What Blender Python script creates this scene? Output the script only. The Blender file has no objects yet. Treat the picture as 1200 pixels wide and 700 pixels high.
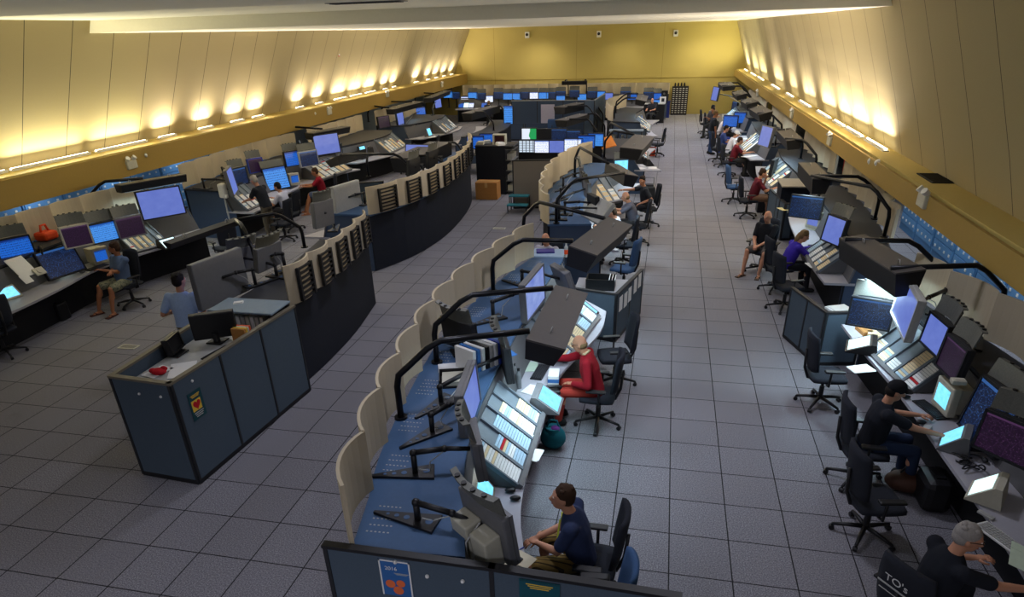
import bpy, bmesh, math, random
from mathutils import Vector, Matrix, Euler
rnd = random.Random(7)
S = bpy.context.scene
COL = S.collection
PI = math.pi
def V(*a): return Vector(a)
# ---------------------------------------------------------------- camera model (measured from the 0.61 m floor tiles)
CR = ((0.97687648, 0.21213372, -0.02667622), (-0.07766568, 0.46832926, 0.88013394), (-0.19919934, 0.85771032, -0.47397535))
CC = V(-0.350933, -5.141385, 4.803628)
CF, CPX, CPY = 777.55, 600.0, 455.18
def ray(x, y):
    a, b = (x - CPX) / CF, -(y - CPY) / CF
    return V(*[CR[0][i] * a + CR[1][i] * b + CR[2][i] for i in range(3)])
def at(x, y, z=0.0):
    d = ray(x, y); return CC + d * ((z - CC.z) / d.z)
def atY(x, y, Y):
    d = ray(x, y); return CC + d * ((Y - CC.y) / d.y)
def atX(x, y, X):
    d = ray(x, y); return CC + d * ((X - CC.x) / d.x)
# ---------------------------------------------------------------- materials
def lin(h):
    h = h.lstrip('#'); h = ''.join(c * 2 for c in h) if len(h) == 3 else h; r = []
    for i in (0, 2, 4):
        c = int(h[i:i+2], 16) / 255
        r.append(c / 12.92 if c <= .04045 else ((c + .055) / 1.055) ** 2.4)
    return (*r, 1)
class N:
    def __init__(s, name):
        s.m = bpy.data.materials.new(name); s.m.use_nodes = True
        s.t = s.m.node_tree; s.b = s.t.nodes['Principled BSDF']
    def n(s, ty, **k):
        o = s.t.nodes.new(ty)
        for a, v in k.items():
            if a.startswith('i_'):
                key = a[2:]; key = int(key) if key.isdigit() else key
                o.inputs[key].default_value = v
            else: setattr(o, a, v)
        return o
    def l(s, a, b): s.t.links.new(a, b)
    def math(s, op, a, b=None, c=None):
        o = s.n('ShaderNodeMath', operation=op)
        for i, v in enumerate((a, b, c)):
            if v is None: continue
            if isinstance(v, (int, float)): o.inputs[i].default_value = v
            else: s.l(v, o.inputs[i])
        return o.outputs[0]
    def mix(s, f, a, b):
        o = s.n('ShaderNodeMix', data_type='RGBA')
        for i, v in ((0, f), (6, a), (7, b)):
            if isinstance(v, (tuple, float, int)): o.inputs[i].default_value = v
            else: s.l(v, o.inputs[i])
        return o.outputs[2]
    def obj(s): return s.n('ShaderNodeTexCoord').outputs['Object']
    def noise(s, scale, detail=2, vec=None):
        o = s.n('ShaderNodeTexNoise'); o.inputs['Scale'].default_value = scale; o.inputs['Detail'].default_value = detail
        s.l(vec or s.obj(), o.inputs['Vector']); return o.outputs['Fac']
    def ramp(s, f, stops):
        o = s.n('ShaderNodeValToRGB'); e = o.color_ramp.elements
        while len(e) < len(stops): e.new(0.5)
        for i, (p, c) in enumerate(stops): e[i].position = p; e[i].color = c
        s.l(f, o.inputs[0]); return o.outputs[0]
def P(name, col, rough=.6, metal=0., var=.12, scale=18, spec=.3, bump=0.):
    k = N(name); c = lin(col)
    k.b.inputs['Roughness'].default_value = rough; k.b.inputs['Metallic'].default_value = metal
    k.b.inputs['Specular IOR Level'].default_value = spec
    f = k.noise(scale, 3)
    d = tuple(x * (1 - var) for x in c[:3]) + (1,); e = tuple(min(1, x * (1 + var)) for x in c[:3]) + (1,)
    k.l(k.mix(f, d, e), k.b.inputs['Base Color'])
    if bump:
        b = k.n('ShaderNodeBump'); b.inputs['Strength'].default_value = bump; b.inputs['Distance'].default_value = .004
        k.l(k.noise(scale * 8, 2), b.inputs['Height']); k.l(b.outputs[0], k.b.inputs['Normal'])
    return k.m
def E(name, col, st):
    k = N(name); k.b.inputs['Base Color'].default_value = (0, 0, 0, 1)
    k.b.inputs['Emission Color'].default_value = lin(col); k.b.inputs['Emission Strength'].default_value = st
    return k.m
def screen(name, base, fg, st, kind='map'):
    """a lit display: a base colour with drawn content, local x/y of the screen mesh runs -1..1 through UV"""
    k = N(name); k.b.inputs['Base Color'].default_value = (.01, .01, .012, 1); k.b.inputs['Roughness'].default_value = .35
    uv = k.n('ShaderNodeUVMap').outputs[0]
    sp = k.n('ShaderNodeSeparateXYZ'); k.l(uv, sp.inputs[0]); x, y = sp.outputs[0], sp.outputs[1]
    if kind == 'map':       # radar map: thin lines and specks
        w = k.n('ShaderNodeTexVoronoi', feature='DISTANCE_TO_EDGE'); w.inputs['Scale'].default_value = 6; k.l(uv, w.inputs['Vector'])
        a = k.math('LESS_THAN', w.outputs['Distance'], .018)
        b = k.math('GREATER_THAN', k.noise(34, 1, uv), .66)
        f = k.math('MAXIMUM', k.math('MULTIPLY', a, .35), b)
        f = k.math('MAXIMUM', f, k.math('MULTIPLY', k.math('GREATER_THAN', y, .93), .8))
    elif kind == 'rows':    # text rows
        a = k.math('GREATER_THAN', k.math('FRACT', k.math('MULTIPLY', y, 9)), .5)
        b = k.math('GREATER_THAN', k.noise(26, 1, uv), .5)
        f = k.math('MULTIPLY', a, b)
        f = k.math('MAXIMUM', f, k.math('GREATER_THAN', y, .9))
    elif kind == 'grid':    # windows of tables
        a = k.math('GREATER_THAN', k.math('FRACT', k.math('MULTIPLY', y, 7)), .25)
        b = k.math('GREATER_THAN', k.math('FRACT', k.math('MULTIPLY', x, 5)), .2)
        f = k.math('MULTIPLY', a, b)
    elif kind == 'split':
        f = k.math('GREATER_THAN', k.math('ADD', x, k.math('MULTIPLY', k.noise(3, 0, uv), .3)), .62)
    else:                   # soft cloud
        f = k.noise(4, 3, uv)
    c = k.mix(f, lin(base), lin(fg))
    k.l(c, k.b.inputs['Emission Color']); k.b.inputs['Emission Strength'].default_value = st
    return k.m
# ---------------------------------------------------------------- mesh builder
class MB:
    def __init__(s): s.v = []; s.f = []; s.mi = []; s.uv = {}; s.cur = 0; s.sm = []
    def add(s, vs, fs, smooth=False, M=None):
        o = len(s.v)
        s.v += [(M @ Vector(p)) if M is not None else Vector(p) for p in vs]
        for f in fs: s.f.append([o + i for i in f]); s.mi.append(s.cur); s.sm.append(smooth)
        return s
    def box(s, c, d, M=None, taper=None):
        x, y, z = d[0] / 2, d[1] / 2, d[2] / 2; t = taper or 1
        vs = [(c[0] + i * x * (t if k > 0 else 1), c[1] + j * y * (t if k > 0 else 1), c[2] + k * z) for k in (-1, 1) for j in (-1, 1) for i in (-1, 1)]
        return s.add(vs, [(0, 2, 3, 1), (4, 5, 7, 6), (0, 1, 5, 4), (2, 6, 7, 3), (0, 4, 6, 2), (1, 3, 7, 5)], M=M)
    def bbox(s, c, d, r=.01, M=None):
        """box with bevelled edges"""
        b = bmesh.new(); bmesh.ops.create_cube(b, size=1)
        for v in b.verts: v.co = V(v.co.x * d[0], v.co.y * d[1], v.co.z * d[2])
        bmesh.ops.bevel(b, geom=b.edges[:], offset=min(r, min(d) * .45), segments=2, affect='EDGES', profile=.5)
        b.verts.index_update()
        vs = [tuple(v.co + Vector(c)) for v in b.verts]; fs = [[v.index for v in f.verts] for f in b.faces]; b.free()
        return s.add(vs, fs, M=M)
    def cyl(s, a, b, r0, r1=None, n=12, M=None, caps=True):
        a, b = Vector(a), Vector(b); r1 = r0 if r1 is None else r1
        d = (b - a).normalized(); u = d.orthogonal().normalized(); w = d.cross(u)
        vs = []
        for p, r in ((a, r0), (b, r1)):
            for i in range(n):
                t = 2 * PI * i / n; vs.append(p + u * (r * math.cos(t)) + w * (r * math.sin(t)))
        fs = [(i, (i + 1) % n, n + (i + 1) % n, n + i) for i in range(n)]
        s.add(vs, fs, True, M)
        if caps: s.add(vs, [list(range(n))[::-1], list(range(n, 2 * n))], False, M)
        return s
    def tube(s, pts, r, n=10, M=None):
        pts = [Vector(p) for p in pts]; rings = []; vs = []
        u = None
        for i, p in enumerate(pts):
            d = (pts[min(i + 1, len(pts) - 1)] - pts[max(i - 1, 0)]).normalized()
            if u is None: u = d.orthogonal().normalized()
            u = (u - d * u.dot(d)).normalized(); w = d.cross(u)
            rr = r[i] if isinstance(r, (list, tuple)) else r
            for k in range(n):
                t = 2 * PI * k / n; vs.append(p + u * (rr * math.cos(t)) + w * (rr * math.sin(t)))
        fs = []
        for i in range(len(pts) - 1):
            for k in range(n):
                a, b = i * n + k, i * n + (k + 1) % n; fs.append((a, b, b + n, a + n))
        fs += [list(range(n))[::-1], list(range((len(pts) - 1) * n, len(pts) * n))]
        return s.add(vs, fs, True, M)
    def sph(s, c, r, n=12, m=8, M=None, keep=None):
        r = (r, r, r) if isinstance(r, (int, float)) else r
        vs = [(c[0], c[1], c[2] - r[2])]
        for j in range(1, m):
            ph = -PI / 2 + PI * j / m
            for i in range(n):
                t = 2 * PI * i / n
                vs.append((c[0] + r[0] * math.cos(ph) * math.cos(t), c[1] + r[1] * math.cos(ph) * math.sin(t), c[2] + r[2] * math.sin(ph)))
        vs.append((c[0], c[1], c[2] + r[2])); top = len(vs) - 1
        fs = [(0, 1 + (i + 1) % n, 1 + i) for i in range(n)]
        for j in range(m - 2):
            for i in range(n):
                a = 1 + j * n + i; b = 1 + j * n + (i + 1) % n; fs.append((a, b, b + n, a + n))
        fs += [(top, 1 + (m - 2) * n + i, 1 + (m - 2) * n + (i + 1) % n) for i in range(n)]
        return s.add(vs, fs, True, M)
    def prism(s, poly, z0, z1, M=None):
        n = len(poly); vs = [(p[0], p[1], z0) for p in poly] + [(p[0], p[1], z1) for p in poly]
        fs = [list(range(n))[::-1], list(range(n, 2 * n))] + [(i, (i + 1) % n, n + (i + 1) % n, n + i) for i in range(n)]
        return s.add(vs, fs, M=M)
    def strip(s, A, B, th=.02, M=None, smooth=False):
        """thick sheet between two 3D polylines (same count), thickness along the local normal"""
        A = [Vector(p) for p in A]; B = [Vector(p) for p in B]; n = len(A); top = []; bot = []
        for i in range(n):
            t = (A[min(i + 1, n - 1)] - A[max(i - 1, 0)]); w = (B[i] - A[i]); nn = t.cross(w).normalized() * th
            top += [A[i], B[i]]; bot += [A[i] - nn, B[i] - nn]
        vs = top + bot; o = 2 * n; fs = []
        for i in range(n - 1):
            a, b, c, d = 2 * i, 2 * i + 1, 2 * i + 3, 2 * i + 2
            fs += [(a, d, c, b), (o + a, o + b, o + c, o + d), (a, o + a, o + d, d), (b, c, o + c, o + b)]
        e = 2 * (n - 1); fs += [(0, 1, o + 1, o), (e, o + e, o + e + 1, e + 1)]
        return s.add(vs, fs, smooth, M)
    def quaduv(s, pts, M=None):
        s.add(pts, [(0, 1, 2, 3)], M=M); s.uv[len(s.f) - 1] = [(0, 0), (1, 0), (1, 1), (0, 1)]; return s
    def mesh(s, name):
        me = bpy.data.meshes.new(name); me.from_pydata([tuple(v) for v in s.v], [], s.f)
        me.polygons.foreach_set('material_index', s.mi); me.polygons.foreach_set('use_smooth', s.sm)
        if s.uv:
            l = me.uv_layers.new(name='UVMap')
            for fi, c in s.uv.items():
                for li, uv in zip(me.polygons[fi].loop_indices, c): l.data[li].uv = uv
        else:
            b = bmesh.new(); b.from_mesh(me); bmesh.ops.recalc_face_normals(b, faces=b.faces); b.to_mesh(me); b.free()
        me.update(); return me
    def build(s, name, mat, parent=None, loc=None, rot=None):
        me = s.mesh(name)
        for m in (mat if isinstance(mat, (list, tuple)) else [mat]): me.materials.append(m)
        return link(name, me, parent, loc, rot)
def link(name, me, parent=None, loc=None, rot=None):
    o = bpy.data.objects.new(name, me); COL.objects.link(o)
    if parent is not None: o.parent = parent
    if loc is not None: o.location = loc
    if rot is not None: o.rotation_euler = rot
    return o
def tag(o, label, cat, group=None):
    o['label'] = label; o['category'] = cat
    if group: o['group'] = group
    return o
def thing(name, label, cat, loc=(0, 0, 0), rotz=0, group=None):
    o = bpy.data.objects.new(name, None); COL.objects.link(o); o.empty_display_size = .1
    o.location = loc; o.rotation_euler = (0, 0, rotz); return tag(o, label, cat, group)
def struct(name, mb, mat, parent=None):
    o = mb.build(name, mat, parent)
    if parent is None: o['kind'] = 'structure'
    return o
def dup(root, label, loc, rotz, group=None):
    r = root.copy(); COL.objects.link(r); r.location = loc; r.rotation_euler = (0, 0, rotz); r['label'] = label
    if group: r['group'] = group
    for ch in list(root.children):
        c = ch.copy(); COL.objects.link(c); c.parent = r
        for g in list(ch.children):
            d = g.copy(); COL.objects.link(d); d.parent = c
    return r
def frame(o, x, z=None, y=None):
    """matrix with origin o, local x along x, local z near z"""
    x = Vector(x).normalized(); z = Vector(z or (0, 0, 1)); y = z.cross(x).normalized(); z = x.cross(y)
    M = Matrix((x, y, z)).transposed().to_4x4(); M.translation = Vector(o); return M
def resample(pts, n):
    pts = [Vector(p) for p in pts]
    # Catmull-Rom then arc length
    P_ = [pts[0] * 2 - pts[1]] + pts + [pts[-1] * 2 - pts[-2]]; q = []
    for i in range(1, len(P_) - 2):
        for k in range(12):
            t = k / 12; a, b, c, d = P_[i-1:i+3]
            q.append(.5 * ((2 * b) + (c - a) * t + (2 * a - 5 * b + 4 * c - d) * t * t + (3 * b - a - 3 * c + d) * t ** 3))
    q.append(pts[-1].copy()); L = [0]
    for i in range(1, len(q)): L.append(L[-1] + (q[i] - q[i-1]).length)
    out = []; j = 0
    for i in range(n):
        s_ = L[-1] * i / (n - 1)
        while j < len(q) - 2 and L[j + 1] < s_: j += 1
        t = (s_ - L[j]) / max(1e-9, L[j + 1] - L[j]); out.append(q[j].lerp(q[j + 1], min(1, max(0, t))))
    return out
def lerp2(A, B, t): return [a.lerp(b, t) for a, b in zip(A, B)]
def z3(A, z): return [V(p.x, p.y, z) for p in A]
# ---------------------------------------------------------------- palette
m_black = P('black_plastic', '#141416', .45, spec=.4)
m_dark = P('charcoal_metal', '#232427', .5)
m_tube = P('black_tube_steel', '#15161a', .35, .3)
m_grey = P('grey_metal', '#6f7072', .5, .2)
m_lgrey = P('light_grey_plastic', '#a7a8a4', .5)
m_beige = P('beige_plastic', '#b9b6a4', .5)
m_white = P('white_plastic', '#d8d8d4', .5, var=.05)
m_desk = P('grey_laminate', '#a2a1a8', .45, var=.06, scale=60)
m_hood = P('hood_grey_paint', '#4c4845', .6, var=.08)
m_hoodk = P('hood_black_paint', '#1a1a1c', .6)
m_panel = P('console_grey_paint', '#5c5c5e', .55, var=.08)
m_skirt = P('dark_blue_fabric', '#151a25', .9, var=.2, scale=40, bump=.3)
m_deck = P('blue_deck_laminate', '#3e5a7c', .6, var=.1, scale=30)
m_deckk = P('black_deck_laminate', '#2b2d33', .6, var=.1, scale=30)
m_part = P('blue_grey_fabric', '#46535f', .95, var=.14, scale=90, bump=.3)
m_partd = P('steel_blue_fabric', '#3f4d63', .95, var=.12, scale=90, bump=.3)
m_capt = P('taupe_trim', '#6b6455', .5)
m_cream = P('cream_acoustic_fabric', '#b9ac92', .95, var=.04, scale=60)
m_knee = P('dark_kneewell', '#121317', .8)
m_paper = P('white_paper', '#dfdfdc', .9, var=.04)
m_wood = P('cardboard_wood', '#a8763d', .8, var=.15)
m_rack = P('blue_rack_paint', '#4f7fae', .6, var=.1, scale=6)
m_red = P('red_fabric', '#b3121f', .8)
m_orange = P('orange_plastic', '#d8481c', .6)
m_blue = P('blue_plastic', '#2b45a8', .5)
m_teal = P('teal_fabric', '#14606a', .9)
m_chairblue = P('blue_chair_fabric', '#3c5980', .95, var=.15, scale=80, bump=.3)
m_chairblk = P('black_chair_fabric', '#23262e', .95, var=.15, scale=80, bump=.3)
s_purple = screen('screen_radar_purple', '#26102c', '#66406e', .5, 'map')
s_navy = screen('screen_radar_navy', '#08183c', '#3f78c8', .6, 'map')
s_blue = screen('screen_blue', '#1d63c8', '#0c2f7a', 1.0, 'rows')
s_bright = screen('screen_sky_blue', '#4a96ec', '#1a55b0', .95, 'rows')
s_lilac = screen('screen_lilac', '#6478d8', '#7f95ea', .72, 'cloud')
s_d4 = screen('screen_pale_blue', '#3f5fd0', '#b9ccff', .75, 'cloud')
s_white = screen('screen_white_table', '#eef3ff', '#6f86c0', 1.2, 'rows')
s_grid = screen('screen_grid', '#15243c', '#d7e6f5', 1.0, 'grid')
s_split = screen('screen_split', '#1c9a52', '#e6efff', 1.0, 'split')
s_cyan = screen('screen_touch_cyan', '#8fe6ff', '#4fb0e0', 1.5, 'cloud')
s_tw = screen('screen_touch_white', '#e8fbff', '#b5ecf2', 1.6, 'cloud')
# ================================================================ SETTING
def floor_mat():
    k = N('carpet_tile'); sp = k.n('ShaderNodeSeparateXYZ'); k.l(k.obj(), sp.inputs[0])
    def line(c):
        f = k.math('FRACT', k.math('ADD', k.math('DIVIDE', c, .61), 100.5))
        return k.math('LESS_THAN', k.math('ABSOLUTE', k.math('SUBTRACT', f, .5)), .0105)
    ln = k.math('MAXIMUM', line(sp.outputs[0]), line(sp.outputs[1]))
    sn = k.n('ShaderNodeVectorMath', operation='SNAP'); k.l(k.obj(), sn.inputs[0]); sn.inputs[1].default_value = (.61, .61, 9)
    wn = k.n('ShaderNodeTexWhiteNoise', noise_dimensions='3D'); k.l(sn.outputs[0], wn.inputs['Vector'])
    sp1 = k.ramp(k.noise(75, 2), [(.3, lin('#57565c')), (.5, lin('#7a797f')), (.72, lin('#a09fa4'))])
    tint = k.mix(k.math('MULTIPLY', wn.outputs['Value'], .35), sp1, lin('#6b686c'))
    st = k.ramp(k.noise(1.1, 3), [(.68, (0, 0, 0, 1)), (.74, (1, 1, 1, 1))])
    c = k.mix(k.math('MULTIPLY', st, .22), tint, lin('#4e4a48'))
    k.l(k.mix(ln, c, lin('#1a191c')), k.b.inputs['Base Color']); k.b.inputs['Roughness'].default_value = .8
    k.b.inputs['Specular IOR Level'].default_value = .25
    return k.m
def seam_mat(name, col, pitch, seam, axis=1, off=0., w=.006):
    k = N(name); sp = k.n('ShaderNodeSeparateXYZ'); k.l(k.obj(), sp.inputs[0])
    f = k.math('FRACT', k.math('DIVIDE', k.math('ADD', sp.outputs[axis], 100 * pitch + off), pitch))
    ln = k.math('LESS_THAN', f, w / pitch * 2)
    n = k.ramp(k.noise(150, 2), [(.3, lin(col)), (.7, tuple(min(1, x * 1.12) for x in lin(col)))])
    k.l(k.mix(ln, n, lin(seam)), k.b.inputs['Base Color']); k.b.inputs['Roughness'].default_value = .9
    return k.m
m_floor = floor_mat()
m_wall = seam_mat('cream_wall_panel', '#a3956e', 1.22, '#3c3526', 1, .03, .009)
m_back = seam_mat('ochre_wall_panel', '#ac9b58', 5.2, '#6f5a1c', 0, 1.0)
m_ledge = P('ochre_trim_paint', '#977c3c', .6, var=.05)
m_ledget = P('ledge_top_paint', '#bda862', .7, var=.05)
m_ceil = P('ceiling_plaster', '#ece8d8', .9, var=.04)
struct('floor', MB().box((-4.8, 17, -.05), (24, 50, .1)), m_floor)
YB = 40.3
struct('wall_back', MB().box((-4.8, YB + .1, 2.6), (24, .2, 5.3)), m_back)
def slab(p, q, r, s_, th, name, mat):
    return struct(name, MB().strip([p, q], [s_, r], th), mat)
# slanted panelled upper walls standing on the light ledges
LX0, LX1, RX0, RX1 = -14.1, -12.75, 4.2, 2.95
slab(V(LX0, -8, 2.45), V(LX0, YB, 2.45), V(LX1, YB, 5.3), V(LX1, -8, 5.3), .1, 'wall_left', m_wall)
slab(V(RX0 + .12, -8, 2.4), V(RX0 - .25, YB, 2.4), V(RX1, YB, 5.3), V(RX1 + .25, -8, 5.3), -.1, 'wall_right', m_wall)
# ledges: the front fascia, the top and the soffit over the rear corridor
def ledge(side, xf0, xf1, xb, z0, z1):
    sg = -1 if side == 'left' else 1
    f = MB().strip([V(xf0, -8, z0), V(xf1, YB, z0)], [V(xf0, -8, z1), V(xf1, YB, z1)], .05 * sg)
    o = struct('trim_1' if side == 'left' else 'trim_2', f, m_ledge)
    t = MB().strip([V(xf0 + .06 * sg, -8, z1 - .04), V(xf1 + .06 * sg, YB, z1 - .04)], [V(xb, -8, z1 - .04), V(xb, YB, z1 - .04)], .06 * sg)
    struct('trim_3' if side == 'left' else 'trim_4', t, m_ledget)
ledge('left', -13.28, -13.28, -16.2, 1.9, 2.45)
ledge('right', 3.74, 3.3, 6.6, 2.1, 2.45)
struct('wall_corridor_left', MB().box((-16.3, 16, 1.25), (.2, 49, 2.5)), P('corridor_paint', '#7a8796', .8))
struct('wall_corridor_right', MB().box((6.7, 16, 1.25), (.2, 49, 2.5)), P('corridor_paint_right', '#7a8796', .8))
# ceiling in three shallow steps
struct('ceiling', MB().box((-4.8, -2.4, 5.26), (24, 11.6, .2)).box((-4.8, 6.25, 5.32), (24, 5.7, .14)).box((-4.8, 25, 5.19), (24, 32, .36)), m_ceil)
# slot air diffuser in the ceiling
dif = atY(338, 8, 4.2)
g = thing('ceiling_air_diffuser', 'dark louvred air slot in the pale ceiling near the left wall', 'air vent', (-4.9, 5.6, 5.248))
MB().box((0, 0, -.006), (1.2, .3, .012)).build('diffuser_frame', m_grey, g)
mb = MB()
for i in range(5): mb.box((0, -.1 + .05 * i, -.016), (1.1, .022, .012))
mb.build('louvre_slats', m_black, g)
# floor vents
def floor_vent(px, py, lab, rz=0):
    p = at(px, py, 0); g = thing('floor_vent', lab, 'vent', (p.x, p.y, 0), rz)
    MB().box((0, 0, .006), (.34, .17, .012)).build('vent_frame', m_beige, g)
    mb = MB()
    for i in range(9): mb.box((-.13 + .0325 * i, 0, .0135), (.012, .12, .003))
    mb.build('vent_slats', m_dark, g)
floor_vent(151, 407, 'beige floor register in the carpet left of the blue cubicle')
floor_vent(585, 268, 'small pale floor register in the narrow aisle beside the curved console back')
floor_vent(246, 287, 'pale floor register behind the long black light hood on the left')
# dark return grille on the right ledge
p = at(1098, 211, 2.45)
g = thing('ledge_grille', 'dark square air grille set in the top of the right wall ledge', 'air vent', (p.x, p.y, 2.47), 0)
MB().box((0, 0, .008), (.4, .8, .016)).build('grille_frame', m_dark, g)
mb = MB()
for i in range(12): mb.box((0, -.34 + .062 * i, .02), (.34, .02, .01))
mb.build('grille_slats', m_black, g)
# ---------------- ledge uplights
def area(name, loc, rot, sx, sy, en, col, spread=None):
    l = bpy.data.lights.new(name, 'AREA'); l.shape = 'RECTANGLE'; l.size = sx; l.size_y = sy; l.energy = en; l.color = col
    if spread: l.spread = spread
    o = bpy.data.objects.new(name, l); COL.objects.link(o); o.location = loc; o.rotation_euler = rot; return o
m_lamp = E('warm_lamp_tube', '#fff0c8', 9.)
def uplight(side, Y, L, en, lab, col):
    sg = -1 if side == 'left' else 1
    xf = -13.28 if side == 'left' else 3.74 - .44 * (Y + 8) / 48
    x = xf + sg * (.6 if side == 'left' else .4)
    g = thing('wall_uplight', lab, 'light fixture', (x, Y, 2.47))
    MB().box((0, 0, .012), (.1, L, .024)).box((-sg * .06, 0, .03), (.012, L, .06)).build('fixture_tray', m_white, g)
    MB().cyl((0, -L / 2 + .02, .045), (0, L / 2 - .02, .045), .017, n=8).build('fluorescent_tube', m_lamp, g)
    area('uplight_lamp', (x - sg * .02, Y, 2.56), (0, sg * math.radians(180 - 40), 0), .08, L * .96, en, col, math.radians(150))
Wm = (1., .88, .72); Ym = (1., .94, .62)
nm = ['nearest', 'second', 'third', 'fourth', 'fifth', 'sixth', 'seventh', 'eighth', 'ninth', 'tenth', 'eleventh', 'twelfth', 'thirteenth', 'fourteenth', 'fifteenth', 'sixteenth', 'seventeenth', 'eighteenth', 'nineteenth']
LU = [(5.6, 2.2, 34, Ym), (7.9, 2.2, 38, Ym), (10.1, 1.8, 36, Ym)] + [(y, .7, 26, Wm) for y in (11.84, 13.6, 15.26, 16.5)] + [(19.4, .6, 28, Wm), (20.96, .6, 28, Wm), (22.9, 1.2, 34, Wm), (24.5, 1.2, 34, Wm), (26.1, 1.2, 34, Wm),
      (27.9, .5, 26, Wm), (29.1, .5, 26, Wm), (32.4, .7, 30, Wm), (34.4, .6, 26, Wm), (35.9, .6, 26, Wm), (37.4, .6, 26, Wm), (39.0, .6, 26, Wm)]
for i, (y, L, en, c) in enumerate(LU):
    uplight('left', y, L, en * 1.95, f'{nm[i]} lit uplight tube along the left wall ledge', c)
RU = [(10.9, 1.6, 55, Wm), (12.8, 1.6, 55, Wm), (14.4, 1.2, 42, Wm), (16.4, 1.8, 50, Wm), (19.4, 2.0, 46, Wm), (22.5, 1.5, 30, Wm), (26.3, 2.4, 48, Wm), (31.4, 2.4, 52, Ym), (34.6, 2.4, 52, Ym), (38.4, 1.6, 60, Ym)]
for i, (y, L, en, c) in enumerate(RU):
    uplight('right', y, L, en * 1.95, f'{nm[i]} lit uplight tube along the right wall ledge', c)
# emergency lights, small boxes and sounders on the ledge fascias
def em_light(px, py, side, lab, s=1.):
    p = atX(px, py, -13.2) if side == 'left' else atX(px, py, 3.6)
    if side == 'right': p.x = 3.74 - .44 * (p.y + 8) / 48 - .005
    else: p.x = -13.275
    sg = 1 if side == 'left' else -1
    g = thing('emergency_light', lab, 'emergency light', (p.x, p.y, p.z))
    MB().bbox((sg * .05, 0, -.04), (.1, .34 * s, .2), .02).build('battery_box', m_beige, g)
    for t in (-1, 1): MB().cyl((sg * .05, t * .1, .07), (sg * .12, t * .12, .13), .045, .055).build('lamp_head', m_white, g)
em_light(154, 191, 'left', 'twin head emergency light on the left ledge, nearest the camera')
em_light(386, 130, 'left', 'twin head emergency light on the left ledge, second from the camera')
em_light(454, 110, 'left', 'small emergency light far along the left ledge, third from the camera')
em_light(518, 99, 'left', 'small emergency light on the left ledge closest to the back wall')
em_light(1087, 232, 'right', 'twin head emergency light on the right ledge below the dark grille')
em_light(979, 163, 'right', 'white emergency light on the right ledge, second from the camera')
em_light(935, 133, 'right', 'white emergency light far along the right ledge, third from the camera')
em_light(895, 109, 'right', 'small emergency light on the right ledge nearest the back wall')
def ledge_knob(px, py, side, lab):
    if side == 'left': p = atX(px, py, -13.28); p.x = -13.28
    else: p = atX(px, py, 3.6); p.x = 3.74 - .44 * (p.y + 8) / 48
    sg = 1 if side == 'left' else -1
    o = MB().cyl((0, 0, 0), (sg * .05, 0, 0), .07, .06, 14).sph((sg * .05, 0, 0), (.03, .045, .045)).build('ledge_sounder', m_white, None, p)
    tag(o, lab, 'sounder')
ledge_knob(169, 182, 'left', 'round white sounder on the left ledge beside the nearest emergency light')
ledge_knob(368, 133, 'left', 'round white sounder far along the left ledge')
ledge_knob(1031, 191, 'right', 'round white sounder on the right ledge, nearer of the pair')
ledge_knob(1023, 189, 'right', 'round white sounder on the right ledge, farther of the pair')
# fire strobes on the slanted walls, speakers high on the back wall
def strobe(p, sg, lab):
    g = thing('fire_strobe', lab, 'alarm', p); MB().bbox((0, 0, 0), (.1, .16, .14), .02).build('red_body', m_red, g)
    MB().bbox((sg * .055, -.02, 0), (.05, .06, .08), .01).build('strobe_lens', m_white, g)
strobe(atX(396, 64, -13.35), 1, 'red fire strobe on the cream left wall'); strobe(atX(928, 56, 3.6), -1, 'red fire strobe on the cream right wall')
for (px, py), w in zip([(618, 41), (702, 40), (792, 39)], ['left', 'middle', 'right']):
    p = atY(px, py, YB); g = thing('wall_speaker', f'small speaker high on the yellow back wall, {w} of three', 'speaker', (p.x, YB - .07, p.z))
    MB().bbox((0, 0, 0), (.26, .12, .34), .02).build('speaker_box', m_white, g)
    MB().cyl((0, -.06, .02), (0, -.075, .02), .085, n=14).build('speaker_cone', m_black, g)
o = struct('trim_5', MB().box((-4.8, YB - .01, 2.05), (22, .02, .02)), P('back_wall_joint', '#7d6a25', .8))
# ---------------- rear corridors: equipment racks
m_module = P('rack_module', '#5c8dbd', .6)
def rack(x, y, w, h, sg, lab, mat=None):
    g = thing('equipment_rack', lab, 'equipment rack', (x, y, 0), 0, 'blue racks in the rear corridors')
    MB().bbox((0, 0, h / 2), (.7, w - .02, h), .01).build('cabinet', mat or m_rack, g)
    mb = MB(); mk = MB()
    for r in range(6):
        z = .2 + r * (h - .3) / 6
        mb.box((sg * .36, 0, z + .1), (.02, w - .12, (h - .3) / 6 - .03))
        for c in range(4): mk.box((sg * .375, -w / 2 + .16 + c * (w - .3) / 3.2, z + .1), (.015, .06, .05))
    mb.cur = 1; mb.add(mk.v, mk.f)
    mb.build('front_modules', [m_module, m_white], g)
for i in range(9):
    rack(6.12, 3.4 + i * 1.24, 1.22, 1.9, -1, f'blue equipment rack behind the right consoles, {nm[i]} from the camera')
for i in range(12):
    rack(-15.75, 5 + i * 1.24, 1.22, 1.85, 1, f'blue equipment rack in the corridor behind the left consoles, {nm[i]} from the camera')
for i in range(5): area('corridor_lamp', (5.2, 4.5 + 2.6 * i, 2.06), (0, 0, 0), 1.2, .25, 26, (.8, .9, 1.))
for i in range(6): area('corridor_lamp', (-14.7, 5.5 + 2.8 * i, 1.88), (0, 0, 0), 1.2, .25, 14, (.75, .88, 1.))
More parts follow.
